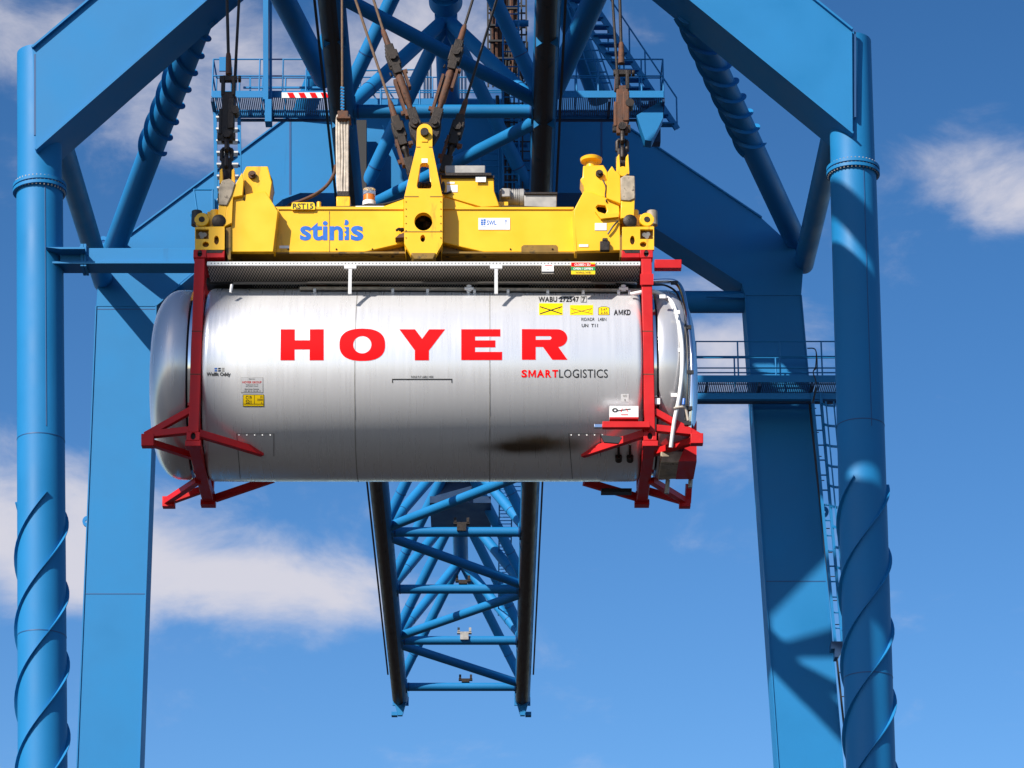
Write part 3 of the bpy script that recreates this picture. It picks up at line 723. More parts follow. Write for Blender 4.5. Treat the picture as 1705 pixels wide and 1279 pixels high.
# corner castings, posts, cross members
z0, z1 = 13.918, 16.468
YB = TYF+2.44
for s in (-1, 1):
    x = TX+s*HX
    for y0_, y1_ in ((TYF, TYF+.162), (YB-.162, YB)):
        for z in (z0, z1):
            t = B()
            hole = circ(x, z+.002, .031, .049, 14)
            plate(t, [[(x-.085, z-.059), (x+.085, z-.059), (x+.085, z+.059), (x-.085, z+.059)], hole], y0_, y0_+.03)
            box(t, x-.085, x+.085, y0_+.0301, y1_, z-.059, z+.059)
            cc = part('corner_casting', t, 'red', tank, bevel=.008)
            t = B(); box(t, x-.034, x+.034, y0_+.029, y0_+.0302+.002, z-.05, z+.054); part('aperture', t, 'hole', cc)
        t = B(); box(t, x-.068, x+.068, y0_+.012, y1_-.012, z0+.0595, z1-.0595); po = part('post', t, 'red', tank, bevel=.008)
        t = B()
        for zz in (z0+.85, z0+1.45): box(t, x-.07, x+.07, y0_+.010, y0_+.02, zz, zz+.012)
        part('weld_seam', t, 'rust', po)
    t = B(); box(t, x-.075, x+.075, TYF+.165, YB-.165, z0-.10, z0+.04); part('cross_member', t, 'red', tank, bevel=.008)
    t = B(); box(t, x-.07, x+.07, TYF+.165, YB-.165, z1-.05, z1+.04); part('cross_member', t, 'red', tank, bevel=.008)
    t = B(); 
    for y0_ in (TYF+.02, YB-.14): box(t, x-.10, x+.10, y0_-.02, y0_+.14, z0-.135, z0-.0595)
    part('foot_block', t, 'red', tank, bevel=.006)
    xi = x-s*.085                                                   # stub of the top side rail
    t = B(); box(t, min(xi, xi-s*.24), max(xi, xi-s*.24), TYF+.01, TYF+.14, z1-.055, z1+.05); part('top_rail_stub', t, 'red', tank, bevel=.008)
def rbar(name, a, b, w=.085, h=None, m='red'):
    t = B(); bar(t, a, b, w, h); part(name, t, m, tank, bevel=.006)
Yf = TYF+.09; Yk = YB-.1
t = B(); pbox(t, 1090, 432, 1135, 446, TYF+.03, TYF+.15); part('outrigger_bar', t, 'red', tank, bevel=.006)
t = B(); pbox(t, 1066, 456, 1088, 474, TYF-.012, TYF+.012); part('bracket_plate', t, 'red', tank)
rbar('end_brace', P(324, 680, Yf), P(242, 726, Yf)); rbar('end_brace', P(316, 717, Yf), P(250, 724, Yf), .09)
rbar('inner_brace', P(330, 722, Yf), on_tank(437, 754, -.03), .075, .10); rbar('end_brace', P(244, 735, Yf), P(322, 760, Yf+.7))
t = B(); pbox(t, 235, 722, 256, 742, Yf-.06, Yf+.06); part('end_block', t, 'red', tank, bevel=.006)
rbar('end_brace', P(276, 836, Yk), P(330, 800, Yk-.9)); rbar('end_brace', P(276, 837, Yk), P(346, 812, Yk), .09)
rbar('inner_brace', P(358, 830, Yk), P(455, 797, Yk-.3), .075, .1)
t = B(); pbox(t, 270, 826, 291, 843, Yk-.06, Yk+.06); part('end_block', t, 'red', tank, bevel=.006)
rbar('end_brace', P(1090, 686, Yf), P(1165, 728, Yf)); rbar('end_brace', P(1092, 714, Yf), P(1152, 720, Yf), .09)
rbar('inner_brace', P(1074, 722, Yf), on_tank(970, 756, -.03), .075, .1); rbar('end_brace', P(1162, 732, Yf), P(1082, 756, Yf+.7))
t = B(); pbox(t, 1150, 721, 1171, 738, Yf-.06, Yf+.06); part('end_block', t, 'red', tank, bevel=.006)
rbar('end_brace', P(1080, 818, Yk), P(1142, 836, Yk), .09); rbar('end_brace', P(1084, 800, Yk-.9), P(1140, 834, Yk))
rbar('inner_brace', P(1060, 828, Yk), P(972, 802, Yk-.3), .075, .1); rbar('end_brace', P(1145, 838, Yk), P(1147, 806, Yk-.1), .08)
t = B(); pbox(t, 1131, 828, 1150, 843, Yk-.06, Yk+.06); part('end_block', t, 'red', tank, bevel=.006)
rbar('handle_bar', P(1003, 708.5, TYF-.05), P(1082, 708.5, TYF-.05), .085); rbar('handle_tip', P(989, 710, TYF-.05), P(1003, 710, TYF-.05), .05, m='chrome')
t = B(); pbox(t, 1001, 813, 1052, 819, Yk-.5, Yk-.36); part('outlet_tray', t, 'black', tank)
# valve cabinet at the right end
t = B(); pp(t, [(1100, 752), (1160, 752), (1160, 770), (1100, 770)], TYF+.55, TYF+1.2); part('valve_cabinet', t, 'worn', tank, bevel=.01)
t = B(); pp(t, [(1130, 768), (1160, 700), (1160, 768)], TYF+.5, TYF+1.2); part('cabinet_cheek', t, 'red', tank)
t = B(); tube(t, P(1112, 799, TYC), P(1110, 822, TYC), .03, 10); tube(t, P(1150, 799, TYC), P(1149, 812, TYC), .03, 10); part('cabinet_leg', t, 'grey', tank)
# walkway on top of the tank
xa, xb_ = P(345, 440, 37.6).x, P(1066, 440, 37.6).x
zw = P(700, 441.5, 37.58).z
t = B(); box(t, xa, xb_, 37.60, 38.14, zw, zw+.012); tw = part('tank_walkway', t, 'mesh', tank)
t = B(); box(t, xa, xb_, 37.57, 37.60, zw-.006, zw+.045); part('walkway_edge', t, 'edge_mesh', tw)
t = B(); box(t, xa+.3, xb_-.3, 38.15, 38.18, zw-.02, zw+.03); part('walkway_edge', t, 'edge_mesh', tw)
t = B(); box(t, xa+.2, xb_-.2, 38.30, 39.0, zw+.05, zw+.062); part('walkway_panel', t, 'mesh', tw)
t = B(); box(t, xa, xb_, 38.4, 39.6, zw+.10, zw+.18); part('walkway_backing', t, 'black', tw)
t = B()
x = xa+.05
while x < xb_:
    box(t, x, x+.012, 37.568, 37.57, zw+.012, zw+.028); x += .045
part('edge_hole', t, 'hole', tw)
for q0, q1 in ((345, 420), (512, 545), (545, 565), (590, 632), (795, 825), (835, 880), (990, 1008), (1060, 1066)):
    t = B(); box(t, P(q0, 470, 38.3).x, P(q1, 470, 38.3).x, 38.20, 38.42, zw-.01, zw+.09); part('cover_block', t, 'black' if q0 % 2 else 'rust', tw, bevel=.005)
for px in (583, 826):
    x = P(px, 460, 37.6).x; t = B(); box(t, x-.022, x+.022, 37.575, 37.60, P(px, 489, 37.58).z, zw-.007); box(t, x-.08, x+.08, 37.57, 37.60, zw-.05, zw-.007); part('walkway_bracket', t, 'edge_mesh', tank)
t = B(); tube(t, P(386, 474, 37.7), P(384, 487, 37.7), .02, 8); part('peg', t, 'edge_mesh', tank)
t = B(); sweep(t, [on_tank(499+i*29.3, 480.5+max(0, i-4)*.22, .022) for i in range(21)], .024, 12); pipe = part('steam_pipe', t, 'cloth', tank)
t = B()
for px in (524, 654, 712, 780, 790, 846, 912, 971, 1030, 1048):
    p = on_tank(px, 484.5+max(0, px-616)*.0075, .02); sweep(t, [p+Vector((-.018, 0, 0)), p+Vector((.018, 0, 0))], .036, 10)
part('pipe_clip', t, 'white', pipe)
t = B(); sweep(t, [on_tank(500+i*29.3, 484.8+max(0, i-4)*.22, .008) for i in range(20)], .010, 6); part('trace_line', t, 'black', tank)
t = B()
for px in (781, 1038): p = on_tank(px, 478, .08); sweep(t, [p-Vector((0, 0, .06)), p+Vector((0, 0, .02))], .035, 10); sweep(t, [p+Vector((-.06, -.02, -.03)), p+Vector((.06, -.02, -.03))], .02, 8)
part('valve', t, 'white', tank)
t = B(); sweep(t, arc([P(1012, 466, 38.25), P(1060, 470, 38.25), P(1108, 468, 38.25), P(1126, 471, 38.25), P(1136, 486, 38.1), P(1143, 520, 37.86), P(1149, 565, 37.68), P(1152, 610, 37.6), P(1151, 660, 37.6), P(1147, 712, 37.66)]), .034, 14); part('vapour_pipe', t, 'chrome', tank)
t = B()
for (x, y, Y) in ((1124, 471, 38.2), (1146, 545, 37.7), (1150, 620, 37.56), (1148, 680, 37.56), (1146, 705, 37.6)): bar(t, P(x-7, y, Y), P(x+5, y, Y), .025, .05)
part('pipe_clamp', t, 'black', tank)
t = B(); sweep(t, arc([P(1010, 471, 38.2), P(1014, 462, 38.2), P(1040, 464, 38.2), P(1082, 474, 38.2), P(1110, 476, 38.25), P(1131, 496, 38.0), P(1143, 560, 37.64), P(1145, 640, 37.56), P(1141, 700, 37.62)]), .014, 8); part('conduit', t, 'black', tank)
t = B(); sweep(t, arc([P(1050, 490, 37.78), P(1085, 485, 37.75), P(1106, 493, 37.86), P(1122, 510, 37.74), P(1134, 560, 37.57), P(1136, 610, 37.53), P(1131, 660, 37.53), P(1123, 700, 37.57), P(1117, 745, 37.66)]), .026, 12); part('white_hose', t, 'white', tank)
t = B()
for (x, y) in ((1103, 494), (1127, 520), (1134, 583), (1122, 658)): bar(t, P(x-5, y, 37.56), P(x+5, y, 37.56), .02, .05)
part('hose_clip', t, 'white', tank)
t = B(); pbox(t, 1091, 663, 1099, 673, 37.62, 37.64); part('small_tag', t, 'white', tank)
t = B(); sweep(t, [P(1139, 664, 37.5), P(1138, 674, 37.5)], .02, 8); part('blue_valve_handle', t, 'logo_blue', tank)
t = B(); sweep(t, arc([P(1122, 680, 37.52), P(1132, 678, 37.52), P(1141, 680, 37.55), P(1146, 700, 37.6)]), .018, 8); part('conduit', t, 'cloth', tank)
t = B()
for x in (1030, 1049):
    sweep(t, [on_tank(x, 740, .03), on_tank(x, 760, .03)], .016, 8); sweep(t, [on_tank(x, 760, .03), on_tank(x, 767, .03)], .045, 12)
part('sampling_valve', t, 'dark_iron', tank)
t = B(); pp(t, [(1000, 724), (1036, 728), (1030, 738), (1006, 736)], TYF-.02, TYF+.02); part('splash_plate', t, 'groove', tank)
# tool board
t = B(); pbox(t, 1015, 676, 1063, 694.5, TYF-.08, TYF+.05); tb = part('tool_box', t, 'white', tank)
t = B(); pbox(t, 1015, 694.6, 1063, 697, TYF-.081, TYF+.05); part('box_trim', t, 'red', tb)
w = lambda u, v: P(u, v, TYF-.084)
mark('black_mark', [circ(1024, 683, 5, 3.6), circ(1024, 683, 2.2, 1.6)], w, 'black', tb); mark('black_mark', [line(1028, 684, 1050, 681, 1.6)], w, 'black', tb)
mark('red_mark', [line(1034, 686, 1036, 680, 1.1)], w, 'decal_red', tb); mark('red_mark', [line(1042, 680, 1046, 686, 1.1)], w, 'decal_red', tb); mark('red_mark', [line(1034, 690.5, 1046, 690.5, 1.2)], w, 'decal_red', tb)
# ---- lettering
def T(name, s, x0, y0, x1, y1, m='black', bold=0., cut=6, par=None, where=on_tank, sp=1.):
    return lay(name, text_mesh(s, x0, y0, x1, y1, bold, sp), where, m, par or shell, cut)
def ln(n): return 'red_letter'
Hh = [(467.3, 548.3), (490.8, 548.3), (490.8, 566.6), (515.9, 566.6), (515.9, 548.3), (538.9, 548.3), (538.9, 599.9), (515.5, 599.9), (515.5, 581.8), (490.4, 581.8), (490.4, 599.9), (467.0, 599.9)]
def sup(cx, cy, rx, ry, n, e, rev=False):
    o = []
    for k in range(n):
        a = 2*math.pi*k/n; ca, sa = math.cos(a), math.sin(a)
        o.append((cx+rx*math.copysign(abs(ca)**(2/e), ca), cy+ry*math.copysign(abs(sa)**(2/e), sa)))
    return o
Oo = [sup(603.2, 574.1, 38, 26.8, 64, 2.5), circ(603.2, 574, 15.2, 14.5, 40)]
Yy = [(664.9, 548.4), (691, 548.4), (702.9, 564.2), (714.5, 548.4), (741, 548.4), (714.2, 583.5), (714.2, 599.9), (690.7, 599.9), (690.7, 583.5)]
Ee = [(768, 548.3), (833, 548.3), (833, 560.2), (791, 560.2), (791, 566.8), (824.8, 566.8), (824.8, 578.3), (791, 578.3), (791, 586), (836, 586), (836, 599.5), (768, 599.5)]
bow = [(928+16.5*math.cos(a), 563+14.6*math.sin(a)) for a in [R(-90+180*k/16) for k in range(17)]]
Rr = [[(868.9, 548)]+bow+[(929.5, 577.4), (944.8, 599), (919.5, 599), (904, 577.6), (891.9, 577.6), (891.9, 599), (868.9, 599)],
      [(891.9, 559.6)]+[(915+3.2*math.cos(a), 562.7+3.1*math.sin(a)) for a in [R(-90+180*k/8) for k in range(9)]]+[(891.9, 565.9)]]
for lp in ([Hh], Oo, [Yy], [Ee], Rr): mark('red_letter', lp, on_tank, 'decal_red', shell, 5)
for ch_, xa_, xb2 in (('S', 868.2, 877.6), ('A', 893.6, 906.2), ('R', 908, 918), ('T', 919.4, 929.4)): T('slogan_lettering', ch_, xa_, 615.9, xb2, 628.6, 'decal_red', .035)
def em(x0, x1, y0, y1, w_):
    m_ = (x0+x1)/2
    return [(x0, y1), (x0, y0), (x0+w_, y0), (m_, y0+(y1-y0)*.62), (x1-w_, y0), (x1, y0), (x1, y1), (x1-w_*.85, y1), (x1-w_*.85, y0+(y1-y0)*.36), (m_+w_*.25, y1-(y1-y0)*.08), (m_-w_*.25, y1-(y1-y0)*.08), (x0+w_*.85, y0+(y1-y0)*.36), (x0+w_*.85, y1)]
mark('slogan_lettering', [em(879.6, 892.2, 616.2, 628.3, 2.9)], on_tank, 'decal_red', shell, 6)
T('slogan_lettering', 'LOGISTICS', 931, 615, 1012, 629, 'black', 0, sp=1.02)
T('serial_lettering', 'WABU 272547', 896.5, 494, 964, 503, 'black', .028, sp=1.08)
T('serial_lettering', '7', 969, 495, 974.5, 502.5, 'black', .02)
mark('check_digit_frame', [rect(967, 493.5, 977, 503.5), rect(967.7, 494.2, 976.3, 502.8)], on_tank, 'black', shell)
for x0, y0, x1, y1, m_, w_ in ((897.5, 505, 937, 524.5, 'black', 1.6), (949, 508, 987.5, 524.5, 'rust', .8)):
    s_ = mark('warning_sticker', [rect(x0, y0, x1, y1)], lambda u, v: on_tank(u, v, .003), 'sign_yellow', shell, 5)
    for a_ in (line(x0+1.5, y0+5.5, x1-1.5, y1-2, w_), line(x0+1.5, y1-2, x1-1.5, y0+5.5, w_)): mark('cross_mark', [a_], lambda u, v: on_tank(u, v, .006), m_, s_, 5)
    mark('triangle_mark', [line(x0+4, y0+7, x0+9, y0+13, .6)], lambda u, v: on_tank(u, v, .005), 'orange', s_); mark('triangle_mark', [line(x1-9, y0+13, x1-4, y0+7, .6)], lambda u, v: on_tank(u, v, .005), 'orange', s_)
s_ = mark('height_sticker', [[(996, 524.5), (996, 512.5), (1002, 510.3), (1009, 510.3), (1014.8, 512.5), (1014.8, 524.5)]], lambda u, v: on_tank(u, v, .003), 'black', shell, 5)
mark('sticker_face', [[(996.9, 523.8), (996.9, 513.1), (1002, 511.2), (1009, 511.2), (1013.9, 513.1), (1013.9, 523.8)]], lambda u, v: on_tank(u, v, .005), 'sign_yellow', s_, 5)
T('sticker_number', '2.67', 1000, 513.2, 1011, 517, 'black', .02, par=s_, where=lambda u, v: on_tank(u, v, .007)); T('sticker_number', '2.55', 1000, 518.8, 1012, 522.6, 'black', .02, par=s_, where=lambda u, v: on_tank(u, v, .007))
T('code_lettering', 'A', 1022, 515.5, 1029, 524.8, 'black', .04); mark('code_lettering', [em(1030, 1037, 515.8, 524.5, 1.5)], on_tank, 'black', shell, 6); T('code_lettering', 'KD', 1038.3, 515.5, 1050, 524.8, 'black', .04)
T('code_lettering', 'RID/ADR', 968, 529, 990, 534.5, 'black', .004); T('code_lettering', 'L4BN', 996, 529, 1009.5, 534.5, 'black', .004); T('code_lettering', 'UN  T11', 968.5, 539.3, 995.5, 544.8, 'black', .02)
T('maker_lettering', 'Welfit Oddy', 344, 620, 384, 628, 'black', .025)
for k, (m_, dx) in enumerate((('logo_blue', 0), ('black', 6), ('grey', 12))):
    for y in (612.6, 616.3): mark('logo_block', [[(357.5+dx, y), (361.8+dx, y), (361+dx, y+2.3), (356.7+dx, y+2.3)]], on_tank, m_, shell)
s_ = mark('operator_plate', [rect(401, 628.5, 438, 654)], lambda u, v: on_tank(u, v, .003), 'grey', shell, 4); mark('plate_face', [rect(401.5, 629, 437.5, 653.5)], lambda u, v: on_tank(u, v, .0045), 'tank_shell', s_, 4)
for s__, y, h, a_, b_, m_ in (('Operator', 630.3, 2, 414, 425, 'black'), ('HOYER GROUP', 634.8, 3.6, 403.5, 435.5, 'red'), ('Wendenstrasse 414 - 424', 640, 1.6, 409, 430, 'black'), ('20537 Hamburg, Germany', 642.8, 1.6, 409, 430, 'black'), ('Emergency Number', 647, 2.4, 407.5, 431.5, 'black'), ('+49 40 21 04 40 11', 650.2, 2, 405.5, 434, 'black')):
    T('plate_lettering', s__, a_, y, b_, y+h, m_, .02, 0, s_, lambda u, v: on_tank(u, v, .006))
s_ = mark('code_plate', [rect(404.3, 657, 439.6, 677)], lambda u, v: on_tank(u, v, .003), 'black', shell, 4); mark('plate_face', [rect(405.2, 657.9, 438.7, 676.1)], lambda u, v: on_tank(u, v, .005), 'sign_yellow', s_, 4)
o6 = lambda u, v: on_tank(u, v, .007)
T('plate_lettering', 'C19', 409, 659.2, 418.7, 664.8, 'black', .01, 0, s_, o6); T('plate_lettering', 'S21', 409, 666.4, 418.2, 672, 'black', .01, 0, s_, o6)
T('plate_lettering', '22', 433, 659, 437, 662.2, 'rust', .01, 0, s_, o6); T('plate_lettering', '2550', 428, 663.8, 437.3, 667.2, 'rust', .01, 0, s_, o6); T('plate_lettering', 'L', 435, 669, 437, 672, 'rust', .01, 0, s_, o6)
mark('plate_rule', [line(423.5, 658, 423.5, 672.6, .6)], o6, 'black', s_); mark('plate_rule', [line(405.5, 672.8, 438.5, 672.8, .6)], o6, 'black', s_)
T('notice_lettering', 'PLEASE PUT LABELS HERE', 684.5, 625.8, 721.5, 629.3, 'black', .005)
mark('notice_bracket', [[(652.8, 630.8), (753, 630.8), (753, 637.5), (751.6, 637.5), (751.6, 632.4), (654.2, 632.4), (654.2, 637.5), (652.8, 637.5)]], on_tank, 'black', shell)
s_ = mark('white_sticker', [rect(1034, 656, 1047, 669)], on_tank, 'white', shell, 4)
for y in (658, 660): mark('sticker_line', [rect(1037, y, 1044, y+.6)], o6, 'grey', s_)
mark('sticker_line', [rect(1040, 664.5, 1041.2, 667.5)], o6, 'black', s_)
# access panel outline low on the shell
for (xa_, xb2) in ((394, 456), (947, 1000)):
    mark('panel_outline', [rect(xa_, 722, xb2, 722.8)], on_tank, 'grey', shell); mark('panel_outline', [rect(xb2-.4, 722, xb2+.4, 760)], on_tank, 'groove', shell, 5)
    mark('panel_outline', [line(xa_, 722, xa_+6, 797, .8)], on_tank, 'groove', shell, 5)
    t = B()
    for k in range(5): p = on_tank(xa_+4+k*13, 724.5, .003); sweep(t, [p, p+Vector((0, -.006, 0))], .009, 8)
    part('rivet', t, 'white', shell)
# signs on the tank walkway
t = B(); pbox(t, 951, 437, 991, 456.5, 37.54, 37.565); sg = part('valve_sign', t, 'sign_yellow', tank)
w = lambda u, v: P(u, v, 37.537); w2 = lambda u, v: P(u, v, 37.534)
mark('sign_band', [rect(951, 437.2, 991, 443.8)], w, 'decal_red', sg); mark('sign_band', [rect(951, 444.2, 991, 450.4)], w, 'sign_green', sg); mark('sign_band', [[(982, 437.2), (991, 437.2), (991, 440), (985, 440)]], w2, 'sign_yellow', sg)
T('sign_lettering', 'CLOSED / ZU', 956.5, 438.8, 983, 442.6, 'white', .03, 0, sg, w2); T('sign_lettering', 'OPEN / OFFEN', 954.5, 445.6, 987, 449.2, 'white', .03, 0, sg, w2); T('sign_lettering', 'VALVE', 958, 452.3, 984, 454.8, 'rust', .01, 0, sg, w2)
t = B(); pbox(t, 902, 440.5, 922, 455, 37.54, 37.565); sg = part('notice_card', t, 'white', tank)
mark('card_band', [rect(902, 452, 922, 454.6)], w, 'groove', sg); mark('card_line', [rect(907, 441.2, 919, 442.2)], w, 'decal_red', sg); mark('card_line', [rect(910, 448.6, 915, 449.4)], w, 'grey', sg)

# ------------------------------------------------------------------ spreader
spr = thing('container_spreader', 'yellow lifting spreader with a central A-shaped tower clamped on top of the silver tank', 'spreader')
A0 = 37.60; A1 = 37.86
# main beam
t = B(); pp(t, [(345, 352), (462, 352), (462, 348), (625, 348), (673, 331), (673, 405), (607, 420), (345, 420)], A1, 39.6)
pp(t, [(737, 326), (800, 347), (1060, 349), (1060, 420), (805, 420), (737, 404)], A1, 39.6)
mb = part('main_beam', t, 'yellow', spr, bevel=.012)
t = B(); pp(t, [(346, 419), (1059, 419), (1059, 422), (346, 422)], A1+.004, 39.5); part('beam_underside_shade', t, 'yellow_dirty_shade', spr)  # darker slab stands in for the shade under the beam
t = B(); pp(t, [(560, 420), (673, 404), (673, 428), (560, 428)], A1+.1, A1+.18); pp(t, [(737, 404), (830, 420), (830, 428), (737, 428)], A1+.1, A1+.18); part('beam_underside_shade', t, 'yellow_dirty_shade', spr)  # dark plates paint the shade below the sloped beam edges
t = B(); box(t, P(455, 350, A1).x, P(672, 350, A1).x, A1-.02, A1+.05, P(500, 349.5, A1).z, P(500, 346.5, A1).z+.01); box(t, P(738, 350, A1).x, P(955, 350, A1).x, A1-.02, A1+.05, P(500, 349.5, A1).z, P(500, 347, A1).z+.01); part('top_lip', t, 'yellow', mb)
t = B(); pbox(t, 548, 352, 549, 419, A1-.004, A1+.05); part('weld_seam', t, 'yellow_dirty_shade', mb)
t = B(); pp(t, [(872, 408), (926, 408), (929, 411), (929, 420), (868, 420), (868, 411)], A1-.002, A1+.05); part('dark_patch', t, 'yellow_dirty_shade', mb)
# tower
tw_o = [(707+13*math.cos(a), 219-13*math.sin(a)) for a in [R(180-180*k/14) for k in range(15)]]
outer = [(694, 219)]+tw_o[1:-1]+[(720, 219), (720, 245), (737, 328), (737, 405), (726, 425), (684, 425), (673, 405), (673, 328), (693, 245)]
t = B(); pp(t, outer, A0, A0+.10, [(700, 274), (704, 271), (710, 271), (714, 275), (719, 309), (717, 314), (696, 314), (694, 309)], circ(705, 369, 15, 15, 28), [(704+4*math.cos(a), 397+6*math.sin(a)) for a in [2*math.pi*k/16 for k in range(16)]])
tow = part('tower_plate', t, 'yellow', spr, bevel=.012)
t = B(); pp(t, [(696, 222), (718, 222), (718, 246), (735, 330), (735, 420), (675, 420), (675, 330), (695, 246)], A0+.55, A0+.63, [(700, 274), (714, 275), (717, 314), (696, 314)]); part('tower_plate', t, 'yellow', spr, bevel=.01)
t = B(); pp(t, [(673, 330), (675.5, 330), (675.5, 420), (673, 404)], A0+.101, A0+.549); pp(t, [(734.5, 330), (737, 330), (737, 404), (734.5, 420)], A0+.101, A0+.549); pp(t, [(675.5, 322), (734.5, 322), (734.5, 326), (675.5, 326)], A0+.101, A0+.549); part('tower_web', t, 'yellow', spr)
t = B(); pbox(t, 676, 340, 734, 418, A0+.35, A0+.40); part('tower_inner', t, 'hole', spr)
t = B()
for x, y in ((700, 308), (708, 309), (714, 307), (702, 364), (711, 374)): sweep(t, [P(x-4, y, A0+.2), P(x+4, y+2, A0+.24)], .045, 10)
part('hose_coupling', t, 'dark_iron', spr)
t = B(); lathe(t, [(-.06, .01), (-.06, .055), (0, .055), (.02, .08), (.1, .08)], (P(707, 222, A0).x, A0, P(707, 222, A0).z), 'Y', 18); part('tower_pin', t, 'dark_iron', spr)
t = B(); pp(t, [(702, 230), (712, 230), (712, 236), (702, 236)], A0-.012, A0); part('pin_keeper', t, 'yellow', spr)
t = B(); pbox(t, 702, 264, 712, 271, A0-.004, A0); part('white_tag', t, 'white', spr)
t = B(); pp(t, [(684, 421), (726, 421), (722, 431), (688, 431)], A0-.03, A0+.3); part('guide_shoe', t, 'yellow_dirty_shade', spr, bevel=.01)
t = B(); pp(t, [(664, 391), (673, 387), (673, 395), (658, 396)], A0+.12, A1+.01); part('hose_shelf', t, 'rust', spr)
t = B()
for dx in (0, 5): sweep(t, arc([P(660+dx, 384, A1-.05), P(665+dx, 381, A1-.08), P(670+dx, 386, A1-.05)]), .018, 8)
part('hose_coupling', t, 'dark_iron', spr)
# left arm
t = B(); pp(t, [(387, 352), (388, 329), (422, 321), (442, 318.6), (461, 349), (463, 352), (455, 419.5), (380, 419.5)], A0+.05, A0+.13); part('arm_plate', t, 'yellow', spr, bevel=.01)
t = B(); pp(t, [(461, 349), (464, 349), (458, 419.5), (455, 419.5)], A0+.131, A1+.02); part('arm_web', t, 'yellow', spr)
t = B(); pp(t, [(404, 289), (410, 277), (446, 277), (453, 303), (449, 335), (405, 335)], A0+.15, A0+.45); part('arm_lug', t, 'yellow', spr, bevel=.012)
t = B(); pp(t, [(446, 283), (454, 300), (452, 307), (449, 335), (447, 335)], A0+.2, A0+.6); part('lug_cheek', t, 'yellow_dirty_shade', spr)
t = B(); pp(t, [(388, 329), (386, 372), (373, 378), (378, 340), (392, 306), (403, 287), (406, 300), (404, 326)], A0, A0+.12); part('arm_plate', t, 'yellow', spr, bevel=.01)
t = B(); pp(t, [(364, 312), (370, 300), (383, 297), (392, 305), (386, 325), (378, 342), (364, 341)], A0-.02, A0+.10); part('wear_pad', t, 'worn', spr, bevel=.012)
t = B(); pp(t, [(364, 341), (378, 342), (374, 376), (362, 372)], A0, A0+.2); part('arm_foot', t, 'yellow', spr, bevel=.01)
t = B(); pp(t, circ(375, 330, 13, 20, 20), A0+.15, A0+.3); part('sheave', t, 'dark_iron', spr)
def hexbolt(x, y, r, Y, m='rust'):
    p = P(x, y, Y); t = B(); lathe(t, [(-.075, .01), (-.075, r*.55), (-.035, r*.55), (-.035, r), (0.02, r), (.02, r*1.35), (.04, r*1.35)], (p.x, Y, p.z), 'Y', 12); part('pivot_bolt', t, m, spr)
hexbolt(420, 292, .055, A0+.14)
hexbolt(998, 290, .05, A0+.14, 'dark_iron')
# right arm
t = B(); pp(t, [(955, 350), (972, 318), (988, 321), (1031, 338), (1034, 417), (959, 418.5)], A0+.05, A0+.13, [(992, 345), (996, 341), (1008, 342), (1011, 350), (1008, 356), (996, 352)]); part('arm_plate', t, 'yellow', spr, bevel=.01)
t = B(); pp(t, [(991, 352), (1011, 357), (1030, 354), (1030, 361), (1000, 364)], A0, A0+.06); part('hole_lip', t, 'yellow', spr)
t = B(); pbox(t, 988, 338, 1014, 360, A0+.2, A0+.22); part('hole_back', t, 'hole', spr)
t = B(); pp(t, [(953.5, 350), (956, 350), (961, 418.5), (957, 418.5)], A0+.05, A1+.02); part('arm_web', t, 'yellow', spr)
t = B(); pp(t, [(971, 276), (1005, 275), (1012, 287), (1010, 330), (973, 322), (972, 310), (966, 299), (970, 294)], A0+.15, A0+.45); part('arm_lug', t, 'yellow', spr, bevel=.012)
t = B(); p = P(984.5, 271, A0+.35); lathe(t, [(-.12, .07), (0, .07), (.01, .14), (.05, .15), (.07, .12), (.075, .01)], p, 'Z', 24); part('mushroom_cap', t, 'yellow', spr)
t = B(); pp(t, [(1012, 286), (1019, 276), (1024, 284), (1033, 290), (1034, 340), (1010, 330)], A0, A0+.2); part('arm_plate', t, 'yellow', spr, bevel=.01)
t = B(); pp(t, [(1033, 296), (1040, 292), (1057, 293), (1058, 330), (1050, 334), (1034, 333)], A0-.02, A0+.10); part('wear_pad', t, 'worn', spr, bevel=.012)
t = B(); pp(t, [(1034, 334), (1057, 333), (1056, 362), (1033, 364)], A0, A0+.2); part('arm_foot', t, 'yellow', spr, bevel=.01)
t = B(); pp(t, circ(1037, 285, 8, 8, 18), A0-.01, A0+.04); part('eye_boss', t, 'yellow', spr)
for x in (1027, 1042): 
    t = B(); pp(t, [(x, 262), (x+4, 256), (x+6, 290), (x-1, 292)], A0+.1, A0+.25); part('clevis', t, 'yellow', spr, bevel=.006)
for x in (366, 386):
    t = B(); pp(t, [(x, 283), (x+4, 280), (x+5, 304), (x-1, 306)], A0+.1, A0+.25); part('clevis', t, 'yellow', spr, bevel=.006)
